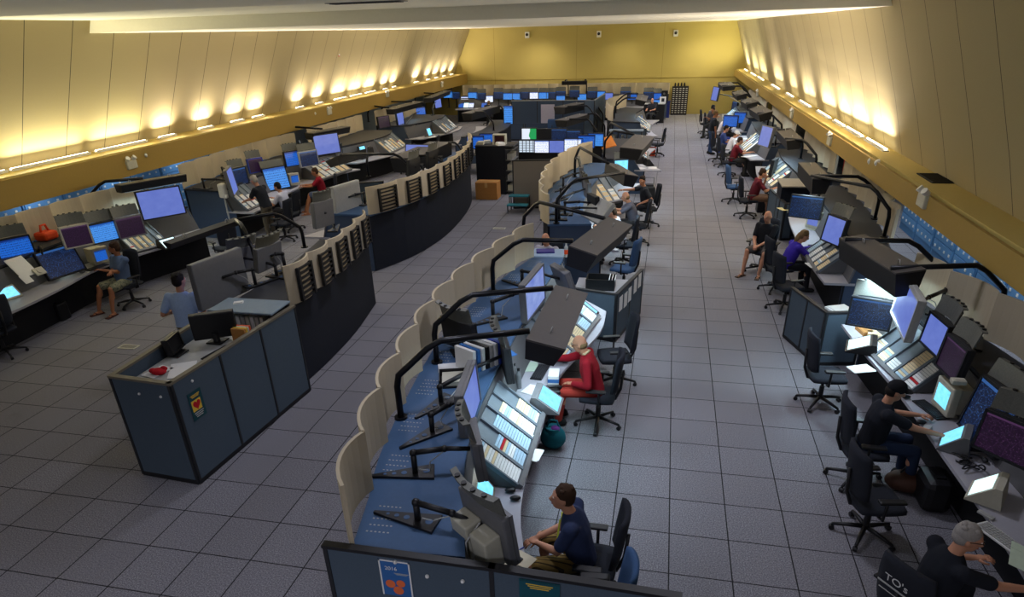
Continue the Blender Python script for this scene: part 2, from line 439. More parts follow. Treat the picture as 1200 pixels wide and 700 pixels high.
# red fire extinguisher cover by the right corridor
p = at(991, 207, 0)
g = thing('red_bag', 'red jacket hanging on a post in the right rear corridor', 'jacket', (4.6, 15.2, 0))
MB().cyl((0, 0, 0), (0, 0, 1.75), .025).cyl((0, 0, 0), (0, 0, .03), .18).build('stand_pole', m_dark, g)
MB().tube([(0, 0, 1.0), (0, 0, 1.3), (0, 0, 1.6), (0, 0, 1.72)], [.17, .19, .2, .06], 12).build('red_jacket', m_red, g)
# ---------------- general light: unseen fill spots added just below the ceiling
def spot(loc, en, col=(.8, .82, 1.), ang=150, rad=.25):
    l = bpy.data.lights.new('fill_spot', 'SPOT'); l.energy = en; l.color = col; l.spot_size = math.radians(ang); l.spot_blend = 1; l.shadow_soft_size = rad
    o = bpy.data.objects.new('fill_spot', l); COL.objects.link(o); o.location = loc
FILL = [(-9.5, 6.5, 130), (-9.5, 12.5, 190), (-9.0, 19, 200), (-9, 27, 220), (-4.3, 4.5, 280), (-4.3, 10.5, 330), (-4.3, 17, 300), (-4.3, 25, 300), (-4.5, 33, 330),
      (.3, 3.0, 330), (.3, 8.5, 170), (.3, 14, 270), (.3, 20, 600), (.3, 26.5, 720), (.3, 33.5, 700), (-9.5, 34, 240), (-2.2, .3, 210)]
for x, y, e in FILL: spot((x, y, 4.92), e)
for x, y, e in [(-6.0, -6.6, 520), (-1.5, -6.6, 620), (2.2, -6.8, 160)]: spot((x, y, 4.92), e)      # fill added behind the camera to brighten the panels facing it
for x, e in [(-8.3, 420), (-3.2, 260), (1.2, 420)]: spot((x, 38.6, 4.92), e, (1., .9, .72))  # unseen warm wash spots added for the glow on the back wall
W = bpy.data.worlds.new('dim_room'); S.world = W; W.use_nodes = True
W.node_tree.nodes['Background'].inputs[0].default_value = (.62, .6, .66, 1); W.node_tree.nodes['Background'].inputs[1].default_value = .4
# ---------------- camera
cam = bpy.data.cameras.new('camera'); co = bpy.data.objects.new('camera', cam); COL.objects.link(co); S.camera = co
cam.sensor_fit = 'HORIZONTAL'; cam.sensor_width = 36; cam.lens = CF * 36 / 1200; cam.shift_x = 0; cam.shift_y = (CPY - 350) / 1200; cam.clip_start = .05
Mx = Matrix((CR[0], CR[1], tuple(-c for c in CR[2]))).transposed().to_4x4(); Mx.translation = CC; co.matrix_world = Mx
vs = S.view_settings; S.display_settings.display_device = 'sRGB'; vs.view_transform = 'Standard'; vs.look = 'None'; vs.gamma = 1; vs.use_curve_mapping = False; vs.exposure = 0.0
# ================================================================ KIT OF PARTS
def console(label, front, inner, outer, nb, deckmat=None, grille=False, br=(0., 1.), zd=1.3, bh=.6, sk=None, perf=True, n=25, desk=True):
    """one console run: worktop, sloped instrument panel, raised deck, skirt and curved acoustic panels"""
    F, I, O = (resample([V(x, y, 0) for x, y in L], n) for L in (front, inner, outer))
    c = (F[n // 2] + O[n // 2]) / 2; c.z = 0
    g = thing('operator_console', label, 'console', c)
    F, I, O = ([p - c for p in L] for L in (F, I, O))
    K = lerp2(F, I, .62); Ib = lerp2(I, F, .22)
    up = V(0, 0, 1)
    sgn = 1 if (F[-1] - F[0]).cross(O[n // 2] - F[n // 2]).z > 0 else -1
    if desk:
        MB().strip(z3(F, .76), z3(I, .76), .04 * sgn).build('worktop', m_desk, g)
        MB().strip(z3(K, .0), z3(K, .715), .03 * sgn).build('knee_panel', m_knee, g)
        MB().strip(z3(Ib, .765), z3(I, zd - .06), .02 * sgn).build('instrument_panel', m_panel, g)
    I2 = I if desk else I
    MB().strip(z3(I2, zd), z3(O, zd), .04 * sgn).build('deck', deckmat or m_deck, g)
    if not desk: MB().strip(z3(I, 0), z3(I, zd - .05), .03 * sgn).build('inner_panel', m_skirt, g)
    MB().strip(z3(lerp2(O, I, .03), .015), z3(lerp2(O, I, .03), zd - .045), .03 * sgn).build('skirt', sk or m_skirt, g)
    for e in (0, n - 1):
        mb = MB(); t = (F[1] - F[0]) if e == 0 else (F[-2] - F[-1]); t = t.normalized() * .03
        if desk: pr = [(K[e], 0), (O[e].lerp(I[e], .05), 0), (O[e].lerp(I[e], .05), zd - .045), (I[e], zd - .045), (Ib[e], .75), (Ib[e], .71), (K[e], .71)]
        else: pr = [(I[e], 0), (O[e].lerp(I[e], .05), 0), (O[e].lerp(I[e], .05), zd - .045), (I[e], zd - .045)]
        a = [V(p.x, p.y, z) + t * .6 for p, z in pr]; b = [q + t for q in a]; m = len(a)
        mb.add(a + b, [list(range(m)), list(range(m, 2 * m))[::-1]] + [(i, (i + 1) % m, m + (i + 1) % m, m + i) for i in range(m)])
        mb.build('end_panel', m_partd, g)
    mb = MB(); SK = lerp2(O, I, .03)
    for k in range(1, 7):
        q = SK[k * (n - 1) // 7]; q2 = SK[k * (n - 1) // 7 + 1]; out_ = (O[n // 2] - I[n // 2]).normalized(); M = frame(q + out_ * .002 + V(0, 0, zd / 2), q2 - q)
        mb.box((0, 0, 0), (.008, .012, zd - .14), M)
        for zz in (-.35, .1): mb.box((.2, 0, zz), (.045, .012, .045), M)
    mb.build('skirt_joints', m_knee, g)
    # acoustic panels: each bows outwards between two joints
    OO = resample([V(x, y, 0) for x, y in outer], 400); OO = [p - c for p in OO]
    CI = resample([V(x, y, 0) for x, y in inner], 400); CI = [p - c for p in CI]
    for k in range(nb):
        a = int((br[0] + (br[1] - br[0]) * k / nb) * 399); b = int((br[0] + (br[1] - br[0]) * (k + 1) / nb) * 399)
        A, B = OO[a], OO[b]; out = (OO[(a + b) // 2] - CI[(a + b) // 2]).normalized(); m = 9
        pts = []
        for i in range(m):
            t = i / (m - 1); q = A.lerp(B, t) + out * (.11 * math.sin(PI * t) ** .8 - .03); pts.append(q)
        L = (B - A).length
        bf = MB().strip(z3(pts, zd + .003), z3(pts, zd + bh), .028 * sgn, smooth=False).build('acoustic_panel', m_cream, g)
        if grille:
            mb = MB(); M = frame((A + B) / 2 + out * .115 + up * (zd + bh * .46), B - A); ow = (M.to_3x3().inverted() @ out).y; s_ = 1 if ow > 0 else -1
            for i in (-1, 1): mb.box((i * L * .27, 0, 0), (.05, .05, bh * .84), M)
            for i in range(7): mb.box((0, 0, -bh * .38 + i * bh * .127), (L * .54, .035, .03), M)
            mb.box((0, s_ * -.03, 0), (.05, .03, bh * .84), M)
            mb.build('vent_grille', m_black, bf)
    if perf:
        mb = MB()
        for k in range(nb):
            a = int((br[0] + (br[1] - br[0]) * (k + .5) / nb) * 399); A = OO[a]; B = CI[min(a, 399)]; d = (B - A).normalized(); t = V(-d.y, d.x, 0)
            for i in range(6):
                for j in range(5):
                    q = A + d * (.1 + .035 * i) + t * (-.16 + .08 * j); mb.box((q.x, q.y, zd + .0015), (.016, .012, .003))
        mb.build('vent_slots', m_lgrey, g)
    return g
def hood(label, p0, p1, w, feet, lab=None, lamp=14., tilt=18, th=.22, topm=None, bx=.5):
    """light shield on bent tubes: p0..p1 the top front edge ends (world), w width towards w.xy, feet = deck points of the tubes"""
    p0, p1, w = Vector(p0), Vector(p1), Vector(w)
    c = (p0 + p1) / 2 + w / 2; g = thing('light_hood', label, 'light hood', c)
    x = (p1 - p0).normalized(); L = (p1 - p0).length; wl = w.length
    y = w.normalized(); z = x.cross(y)
    if z.z < 0: x = -x; z = -z
    y = z.cross(x)
    M = Matrix((x, y, z)).transposed().to_4x4()
    h = MB()
    a = [(-L/2, -wl/2, 0), (L/2, -wl/2, 0), (L/2, wl/2, 0), (-L/2, wl/2, 0)]
    b = [(-L/2, -wl/2 + .03, -th), (L/2, -wl/2 + .03, -th), (L/2, wl/2 - .08, -th), (-L/2, wl/2 - .08, -th)]
    h.add(a + [(q[0], q[1], -.02) for q in a], [(0, 1, 2, 3), (7, 6, 5, 4), (0, 4, 5, 1), (1, 5, 6, 2), (2, 6, 7, 3), (3, 7, 4, 0)], M=M)
    h.build('hood_top', topm or m_hood, g)
    s = MB(); s.add([(q[0], q[1], -.021) for q in a] + b, [(0, 4, 5, 1), (1, 5, 6, 2), (2, 6, 7, 3), (3, 7, 4, 0), (0, 1, 2, 3), (4, 7, 6, 5)], M=M)
    s.build('hood_sides', m_hoodk, g)
    if lamp: MB().box((0, -.025, -th - .004), (L * .9, max(.02, (wl - .11) * .75), .012), M).build('lamp_diffuser', E('hood_lamp_glow', '#cfeeff', .5) if not bpy.data.materials.get('hood_lamp_glow') else bpy.data.materials['hood_lamp_glow'], g)
    for t in (-.3, .3):
        k = MB().tube([(t * L, 0, .0), (t * L, .0, .05), (t * L + .04, 0, .06), (t * L + .06, 0, .0)], .006, 6, M)
        k.build('cable_clip', m_lgrey, g)
    for i, f in enumerate(feet):
        f = Vector(f); e = (p0 if (p0 - f).length < (p1 - f).length else p1).copy()
        e = p0.lerp(p1, .1 if e == p0 else .9) if len(feet) > 1 else (p0 + p1) / 2
        d = V(e.x - f.x, e.y - f.y, 0); zt = e.z + .02; rise = min(zt - .35, f.z + bx)
        dn = d.normalized(); off = min(.42, d.length * .5)
        P0 = [f, V(f.x, f.y, rise - .1)]
        q0 = V(f.x, f.y, rise); q1 = V(f.x, f.y, 0) + dn * off; q1.z = zt
        pts = P0 + [q0.lerp(q1, .06) , q0.lerp(q1, .3), q0.lerp(q1, .8)] + [q1 + dn * .06, V(e.x, e.y, zt)]
        MB().tube([p - c for p in pts], .034, 10).cyl(f - c, f - c + V(0, 0, .02), .07).build('support_tube', m_tube, g)
    if lamp:
        o = area('hood_lamp', c - z * (th + .03), (0, 0, 0), L * .85, wl * .4, lamp, (.62, .86, 1.), math.radians(150))
        o.rotation_euler = M.to_euler()
    return g
def strip_board(label, p0, p1, dirn, nb, z0=.775, rise=.42, depth=.62, fill=.6, seed=1, group=None, bright=True):
    """sloped bays of paper flight strips; p0..p1 lower edge (xy), dirn horizontal direction away from the operator"""
    r = random.Random(seed); p0 = V(p0[0], p0[1], z0); p1 = V(p1[0], p1[1], z0); c = (p0 + p1) / 2
    x = (p1 - p0).normalized(); L = (p1 - p0).length; d = Vector((dirn[0], dirn[1], 0)); d = (d - x * d.dot(x)).normalized()
    s = (d * depth + V(0, 0, rise)).normalized(); sl = math.hypot(depth, rise); nrm = x.cross(s)
    if nrm.z < 0: x = -x; nrm = -nrm
    g = thing('flight_strip_board', label, 'flight strip board', c, 0, group)
    M = Matrix((x, s, nrm)).transposed().to_4x4()
    dl = M.to_3x3().inverted() @ d
    cab = MB(); a = [V(-L/2, 0, 0), V(L/2, 0, 0)]
    lo = [x * t for t in (-L/2, L/2)]; up_ = [q + s * sl for q in lo]; bk = [q + d * depth for q in lo]
    base = .0
    cab.add(lo + up_ + bk, [(0, 1, 3, 2), (2, 3, 5, 4), (0, 4, 5, 1), (0, 2, 4), (1, 5, 3)]).build('wedge_cabinet', m_panel, g)
    MB().box((0, -.02, .02), (L, .05, .09), M).build('front_rail', m_grey, g)
    bw = L / nb; pal = [r.choice([0, 0, 1, 1, 2]) for _ in range(nb)]
    for i in range(nb):
        cx = -L/2 + bw * (i + .5)
        b = MB().box((cx - bw / 2 + .012, sl / 2, .02), (.022, sl, .05), M).box((cx + bw / 2 - .012, sl / 2, .02), (.022, sl, .05), M).box((cx, sl / 2, .008), (bw - .02, sl, .014), M).build('strip_bay', m_bay, g)
        rows = int(sl / .034); k = max(2, int(rows * min(1, max(.12, r.gauss(fill, .22))))); st = 0
        mb = MB()
        for j in range(rows):
            if j < k:
                mb.cur = (pal[i % len(pal)] if r.random() < .8 else r.choice([0, 1, 2])) if r.random() < .985 else 3
                mb.box((cx + r.uniform(-.004, .004), .03 + j * .034, .024), (bw - .055, .029, .014), M)
        mb.build('paper_strips', [m_strip1, m_strip2, m_strip3, m_red], b)
    return g
m_bay = P('strip_bay_grey', '#68727a', .5)
m_strip1 = P('strip_paper_white', '#e4e6e2', .8, var=.05); m_strip2 = P('strip_paper_cream', '#dcc9a0', .8, var=.05); m_strip3 = P('strip_paper_blue', '#a9c4d4', .8, var=.05)
def display(label, loc, yaw, w=.5, h=.42, scr=None, tilt=8, vent=True, arm=None, name='radar_display', case=None, stand=False, depth=.07, group=None, boxes=False):
    """flat display: loc = centre of screen, yaw = heading of the screen normal (deg), arm = deck point of its post"""
    g = thing(name, label, 'monitor', loc, 0, group)
    a = math.radians(yaw); n = V(math.cos(a), math.sin(a), 0); x = V(-n.y, n.x, 0)  # x: to the right seen from the front is -x
    t = math.radians(tilt); z = V(0, 0, 1) * math.cos(t) - n * math.sin(t); nn = n * math.cos(t) + V(0, 0, 1) * math.sin(t)
    M = Matrix((x, nn, z)).transposed().to_4x4()
    cs = case or m_dark
    MB().bbox((0, -depth / 2 - .012, 0), (w + .05, depth, h + .06), .015, M).build('housing', cs, g)
    bz = MB()
    for i in (-1, 1): bz.box((i * (w / 2 + .012), 0, 0), (.025, .03, h + .05), M).box((0, 0, i * (h / 2 + .012)), (w + .05, .03, .025), M)
    bz.build('bezel', cs, g)
    MB().quaduv([(w / 2, .002, -h / 2), (-w / 2, .002, -h / 2), (-w / 2, .002, h / 2), (w / 2, .002, h / 2)], M).build('screen', scr or s_navy, g)
    if vent:
        vh = .2
        pts = [((-.5 + i / 8) * (w + .02), -.03 - .05 * math.cos((-.5 + i / 8) * PI), 0) for i in range(9)]
        A = [M @ V(p[0], p[1], h / 2 + .04) for p in pts]; B = [M @ V(p[0], p[1] - .03, h / 2 + .04 + vh) for p in pts]
        C_ = [M @ V(p[0], p[1] - .09, h / 2 + .04 + vh) for p in pts]
        hb = MB().strip(A, B, .012).strip(B, C_, .012); hb.cur = 1
        for i in (-.32, -.11, .11, .32):
            q = V(i * w, -.094 - .05 * math.cos(i * PI), h / 2 + .04 + vh); hb.cyl(M @ (q - V(0, 0, .014)), M @ (q + V(0, 0, .014)), .022, n=10)
        hb.build('vent_shroud', [m_ventg, m_black], g)
    if boxes:
        MB().bbox((-w * .22, -depth - .09, -h * .2), (w * .38, .16, h * .7), .015, M).build('processor_box', m_beige, g); MB().bbox((w * .25, -depth - .09, -h * .22), (w * .42, .16, h * .8), .015, M).build('processor_box', m_beige, g)
        MB().tube([M @ V(-.02, -depth - .05, .1), M @ V(.0, -depth - .2, -.02), M @ V(.03, -depth - .2, -.2), M @ V(-.08, -depth - .19, -.34)], .008, 6).build('cable', m_lgrey, g)
    L = Vector(loc)
    if arm is not None:
        f = Vector(arm) - L; b = M @ V(0, -depth - .02, .02); hz = max(f.z + .2, min(b.z, f.z + .34))
        el = V(f.x, f.y, hz)
        mid = el.lerp(b, .55) + V(0, 0, .02)
        MB().tube([f, el], .028, 8).tube([el, mid], .026, 8).tube([mid, b], .022, 8).sph(el, .036, 8, 6).sph(mid, .033, 8, 6).build('support_arm', m_black, g)
        ft = MB(); dd = V(b.x - f.x, b.y - f.y, 0).normalized() if (b - f).length > .05 else n; q = V(-dd.y, dd.x, 0)
        A = [f - dd * .4 + q * .012, f - dd * .4 - q * .012, f + dd * .17 - q * .11, f + dd * .17 + q * .11]
        ft.add([p + V(0, 0, .001) for p in A] + [p + V(0, 0, .026) for p in A], [(3, 2, 1, 0), (4, 5, 6, 7), (0, 1, 5, 4), (1, 2, 6, 5), (2, 3, 7, 6), (3, 0, 4, 7)])
        ft.cur = 1; hl = ft
        for i, r_ in ((-.27, .014), (-.19, .02), (-.1, .026), (.1, .032)): c = f + dd * i + V(0, 0, .026); hl.cyl(c, c + V(0, 0, .003), r_, n=12)
        hl.build('foot_plate', [m_black, deck_hole], g)
        MB().tube([f + V(0, 0, .05) + dd * .04, f + V(.03, .02, .02) + dd * .1, el * .5 + mid * .5 - V(0, 0, .12), mid - V(0, 0, .02)], .006, 6).build('arm_cable', m_lgrey, g)
    if stand:
        b = M @ V(0, -depth - .02, -h * .3); zb = -stand
        MB().box((b.x, b.y, (b.z + zb) / 2 + .005), (.06, .06, b.z - zb - .012)).bbox((b.x + n.x * .06, b.y + n.y * .06, zb + .012), (.22, .22, .02), .008).build('desk_stand', cs, g)
    return g
m_ventg = P('perforated_grey', '#65665f', .5, .2, var=.3, scale=70)
deck_hole = m_deck
def keyboard(label, p, yaw, mat=None, group=None):
    a = math.radians(yaw); g = thing('keyboard', label, 'keyboard', p, a, group)
    MB().bbox((0, 0, .011), (.45, .16, .018), .006).build('case', mat or m_black, g)
    mb = MB()
    for r in range(5):
        for c in range(14): mb.box((-.19 + c * .0285, -.055 + r * .027, .0235), (.023, .021, .008))
    mb.build('keys', m_key if mat is None else m_lgrey, g); return g
m_key = P('dark_key', '#2b2c30', .5)
def mouse(label, p, yaw, mat=None):
    o = MB().sph((0, 0, .012), (.056, .034, .024), 12, 8).build('computer_mouse', mat or m_black, None, Vector(p) + V(0, 0, .012), (0, 0, math.radians(yaw)))
    return tag(o, label, 'mouse')
def paper(label, p, yaw, w=.21, l=.3, mat=None, group=None, name='paper_sheet', cat='paper'):
    mb = MB().box((0, 0, .003), (w, l, .004)); pass
    mb.box((.01, -.008, .0065), (w, l, .002), Matrix.Rotation(.06, 4, 'Z'))
    o = mb.build(name, mat or m_paper, None, Vector(p), (0, 0, math.radians(yaw)))
    return tag(o, label, cat, group)
def touch_panel(label, p, yaw, w=.26, h=.2, scr=None, case=None, lean=50, d=.24):
    """wedge-shaped desk touch panel, screen leaning back"""
    a = math.radians(yaw); g = thing('touch_panel', label, 'touch screen', p, a)   # local +y is the front
    t = math.radians(lean); dy = (h + .06) * math.cos(t); dz = (h + .06) * math.sin(t)
    W2 = w / 2 + .03
    poly = [(0, .02), (0, .005), (-dy - .1, .005), (-dy - .06, dz + .02), (-dy, dz + .02)]
    vs = [(s * W2, -(-y), z) if 0 else (s * W2, y + .1, z) for s in (-1, 1) for y, z in poly]; m = len(poly)
    MB().add(vs, [list(range(m)), list(range(m, 2 * m))[::-1]] + [(i, (i + 1) % m, m + (i + 1) % m, m + i) for i in range(m)]).build('wedge_case', case or m_lgrey, g)
    o = V(0, .1, .02); u = V(0, -math.cos(t), math.sin(t)); nr = V(0, math.sin(t), math.cos(t))
    q = [o + u * .03 + V(-w / 2, 0, 0) + nr * .003, o + u * .03 + V(w / 2, 0, 0) + nr * .003, o + u * (.03 + h) + V(w / 2, 0, 0) + nr * .003, o + u * (.03 + h) + V(-w / 2, 0, 0) + nr * .003]
    MB().quaduv(q).build('screen', scr or s_cyan, g)
    return g
def partition(label, pts, h, mat=None, th=.05, splits=None, cap=None, name='privacy_screen', z0=.03, tacks=()):
    """fabric screen following floor points; each run between points is one panel"""
    pts = [V(p[0], p[1], 0) for p in pts]; c = pts[0].copy(); g = thing(name, label, 'partition', c)
    for i in range(len(pts) - 1):
        A, B = pts[i] - c, pts[i + 1] - c; M = frame((A + B) / 2, B - A); L = (B - A).length; k = (splits or [1] * 9)[i]
        for j in range(k):
            cx = -L / 2 + L * (j + .5) / k
            MB().bbox((cx, 0, (z0 + h) / 2), (L / k - .03, th, h - z0 - .04), .008, M).build('fabric_panel', mat or m_part, g)
        MB().box((0, 0, h - .008), (L + th, th + .014, .03), M).build('top_cap', cap or m_capt, g)
        MB().box((0, 0, .035), (L, th + .006, .06), M).build('base_rail', m_black, g)
        for j in range(k + 1): MB().box((-L / 2 + L * j / k, 0, h / 2), (.034, th + .012, h - .03), M).build('edge_post', m_dark, g)
        for (ii, u, zz, sd) in tacks:
            if ii == i: MB().sph((-L / 2 + L * u, sd * (th / 2 + .006), zz), .017, 8, 6, M).build('push_pin', m_white, g)
    return g
# ---------------------------------------------------------------- task chair
def make_chair(label, fab, loc, rz, seat_h=.46):
    g = thing('task_chair', label, 'chair', loc, rz)
    for i in range(5):
        a = 2 * PI * i / 5 + .3; d = V(math.cos(a), math.sin(a), 0)
        lg = MB().tube([d * .03 + V(0, 0, .12), d * .18 + V(0, 0, .1), d * .31 + V(0, 0, .075)], [.026, .022, .017], 8).build('base_leg', m_black, g)
        t = V(-d.y, d.x, 0); q = d * .31 + V(0, 0, .03)
        MB().cyl(q - t * .022, q + t * .022, .029, n=10).cyl(q, q + V(0, 0, .05), .012, n=8).build('caster', m_black, lg)
    MB().cyl((0, 0, .1), (0, 0, .3), .034).cyl((0, 0, .3), (0, 0, seat_h - .06), .02).box((0, 0, seat_h - .06), (.22, .2, .04)).build('gas_column', m_black, g)
    b = bmesh.new()
    def cushion(nm_, c, d, curve, axis, par=g):
        mb = MB(); nx, ny = 8, 8; vs = []; 
        for k in (0, 1):
            for j in range(ny + 1):
                for i in range(nx + 1):
                    u, v = i / nx * 2 - 1, j / ny * 2 - 1
                    r = max(0, 1 - (abs(u) ** 5 + abs(v) ** 5) * .16); s = 1 - .1 * (abs(u * v)) ** 2
                    zz = (d[2] / 2) * (1 if k else -1) * (1 - .35 * max(abs(u), abs(v)) ** 6)
                    bow = curve * (u * u if axis == 0 else v * v)
                    vs.append((u * d[0] / 2 * s, v * d[1] / 2 * s, zz + bow))
        n1 = (nx + 1) * (ny + 1); fs = []
        for k in (0, 1):
            for j in range(ny):
                for i in range(nx):
                    a = k * n1 + j * (nx + 1) + i; q = (a, a + 1, a + nx + 2, a + nx + 1); fs.append(q if k else q[::-1])
        ring = [i for i in range(nx + 1)] + [j * (nx + 1) + nx for j in range(1, ny + 1)] + [ny * (nx + 1) + i for i in range(nx - 1, -1, -1)] + [j * (nx + 1) for j in range(ny - 1, 0, -1)]
        for i in range(len(ring)):
            a, b_ = ring[i], ring[(i + 1) % len(ring)]; fs.append((a, b_, b_ + n1, a + n1))
        return mb, vs, fs
    mb, vs, fs = cushion('seat', 0, (.48, .5, .07), .012, 1)
    mb.add(vs, fs, True, Matrix.Translation((.02, 0, seat_h))).build('seat', fab, g)
    mb, vs, fs = cushion('back', 0, (.56, .46, .06), .05, 1)
    Mb = Matrix.Translation((-.26, 0, seat_h + .38)) @ Matrix.Rotation(-.14, 4, 'Y') @ Matrix(((0, 0, 1, 0), (0, 1, 0, 0), (1, 0, 0, 0), (0, 0, 0, 1)))
    bk = mb.add(vs, fs, True, Mb).build('backrest', fab, g)
    MB().tube([(-.08, 0, seat_h - .05), (-.22, 0, seat_h - .03), (-.285, 0, seat_h + .12), (-.31, 0, seat_h + .4)], [.024, .024, .02, .016], 8).build('back_bracket', m_black, g)
    for s in (-1, 1):
        MB().tube([(-.02, s * .2, seat_h - .05), (-.02, s * .285, seat_h - .03), (-.02, s * .29, seat_h + .19)], .016, 8).bbox((.02, s * .29, seat_h + .2), (.26, .08, .03), .012).build('armrest', m_black, g)
    return g
CH = {}
def chair(label, x, y, face, col='black', seat_h=.46):
    fab = {'black': m_chairblk, 'blue': m_chairblue}[col]; rz = math.radians(face)
    if col not in CH: CH[col] = make_chair(label, fab, (x, y, 0), rz); return CH[col]
    return dup(CH[col], label, (x, y, 0), rz)
# ================================================================ PEOPLE
def P2(name, col, **k): return P(name, col, **k)
m_skin = P('skin', '#c08a6c', .6, var=.06); m_skind = P('skin_tan', '#a06a4a', .6, var=.06)
m_eyew = P('eye_white', '#e6e2da', .3, var=0); m_eyed = P('eye_dark', '#20160f', .3, var=0); m_lip = P('lip', '#9a5548', .5, var=0)
H = {k: P('hair_' + k, c, .85, var=.25, scale=90) for k, c in dict(brown='#3a2718', dark='#1d1713', grey='#9b9690', sandy='#7a6242', stubble='#8a6a55').items()}
_cl = {}
def cloth(col, pat=None):
    key = (col, pat)
    if key not in _cl:
        nm_ = 'cloth_' + col.strip('#') + (pat or '')
        m = P(nm_, col, .95, var=.12, scale=40)
        if pat == 'camo':
            k = N(nm_ + 'c'); f = k.noise(22, 2)
            k.l(k.ramp(f, [(.40, lin('#5e6350')), (.5, lin('#8d8a6c')), (.6, lin('#4a4e40'))]), k.b.inputs['Base Color']); k.b.inputs['Roughness'].default_value = .95; m = k.m
        if pat == 'stripe':
            k = N(nm_ + 's'); sp = k.n('ShaderNodeSeparateXYZ'); k.l(k.obj(), sp.inputs[0])
            f = k.math('LESS_THAN', k.math('FRACT', k.math('MULTIPLY', sp.outputs[1], 28)), .3)
            k.l(k.mix(f, lin(col), lin('#3f3016')), k.b.inputs['Base Color']); k.b.inputs['Roughness'].default_value = .95; m = k.m
        _cl[key] = m
    return _cl[key]
def cone(mb, a, b, r0, r1):
    a, b = Vector(a), Vector(b)
    mb.cyl(a, b, r0, r1, 12); mb.sph(a, r0, 12, 8); mb.sph(b, r1, 12, 8)
def loft(mb, rings, n=18):
    """rings: (centre, half width y, half depth x, tilt axis vector up)"""
    vs = []
    for c, ry, rx, up in rings:
        c = Vector(c); up = Vector(up).normalized(); y = V(0, 1, 0); x = y.cross(up).normalized(); y = up.cross(x)
        for i in range(n):
            t = 2 * PI * i / n; vs.append(c + x * (rx * math.cos(t)) + y * (ry * math.copysign(abs(math.sin(t)) ** .85, math.sin(t))))
    m = len(rings); fs = [(j * n + i, j * n + (i + 1) % n, (j + 1) * n + (i + 1) % n, (j + 1) * n + i) for j in range(m - 1) for i in range(n)]
    fs += [list(range(n))[::-1], list(range((m - 1) * n, m * n))]
    mb.add(vs, fs, True)
_dg = None
def remesh(mb, vox, smooth=3, iters=.5):
    me = mb.mesh('tmp'); o = bpy.data.objects.new('tmp', me); COL.objects.link(o)
    r = o.modifiers.new('r', 'REMESH'); r.mode = 'VOXEL'; r.voxel_size = vox; r.use_smooth_shade = True
    s = o.modifiers.new('s', 'SMOOTH'); s.iterations = smooth; s.factor = iters
    dg = bpy.context.evaluated_depsgraph_get(); dg.update()
    out = bpy.data.meshes.new_from_object(o.evaluated_get(dg)); bpy.data.objects.remove(o); bpy.data.meshes.remove(me)
    return out
def merge(me, mb):
    o = len(me.vertices)
    vs = [v.co.copy() for v in me.vertices]; fs = [list(p.vertices) for p in me.polygons]
    out = MB(); out.v = vs; out.f = fs; out.mi = [0] * len(fs); out.sm = [True] * len(fs)
    out.v += mb.v; out.f += [[o + i for i in f] for f in mb.f]; out.mi += mb.mi; out.sm += mb.sm
    m2 = bpy.data.meshes.new('body'); m2.from_pydata([tuple(v) for v in out.v], [], out.f)
    m2.polygons.foreach_set('material_index', out.mi); m2.polygons.foreach_set('use_smooth', out.sm); m2.update(); bpy.data.meshes.remove(me); return m2
def ik(s, t, l1, l2, hint):
    s, t = Vector(s), Vector(t); d = t - s; L = min(d.length, (l1 + l2) * .995); dn = d.normalized(); t = s + dn * L
    a = (l1 * l1 - l2 * l2 + L * L) / (2 * L); h = math.sqrt(max(0, l1 * l1 - a * a)); hv = Vector(hint); hv = (hv - dn * hv.dot(dn)).normalized()
    return s + dn * a + hv * h, t
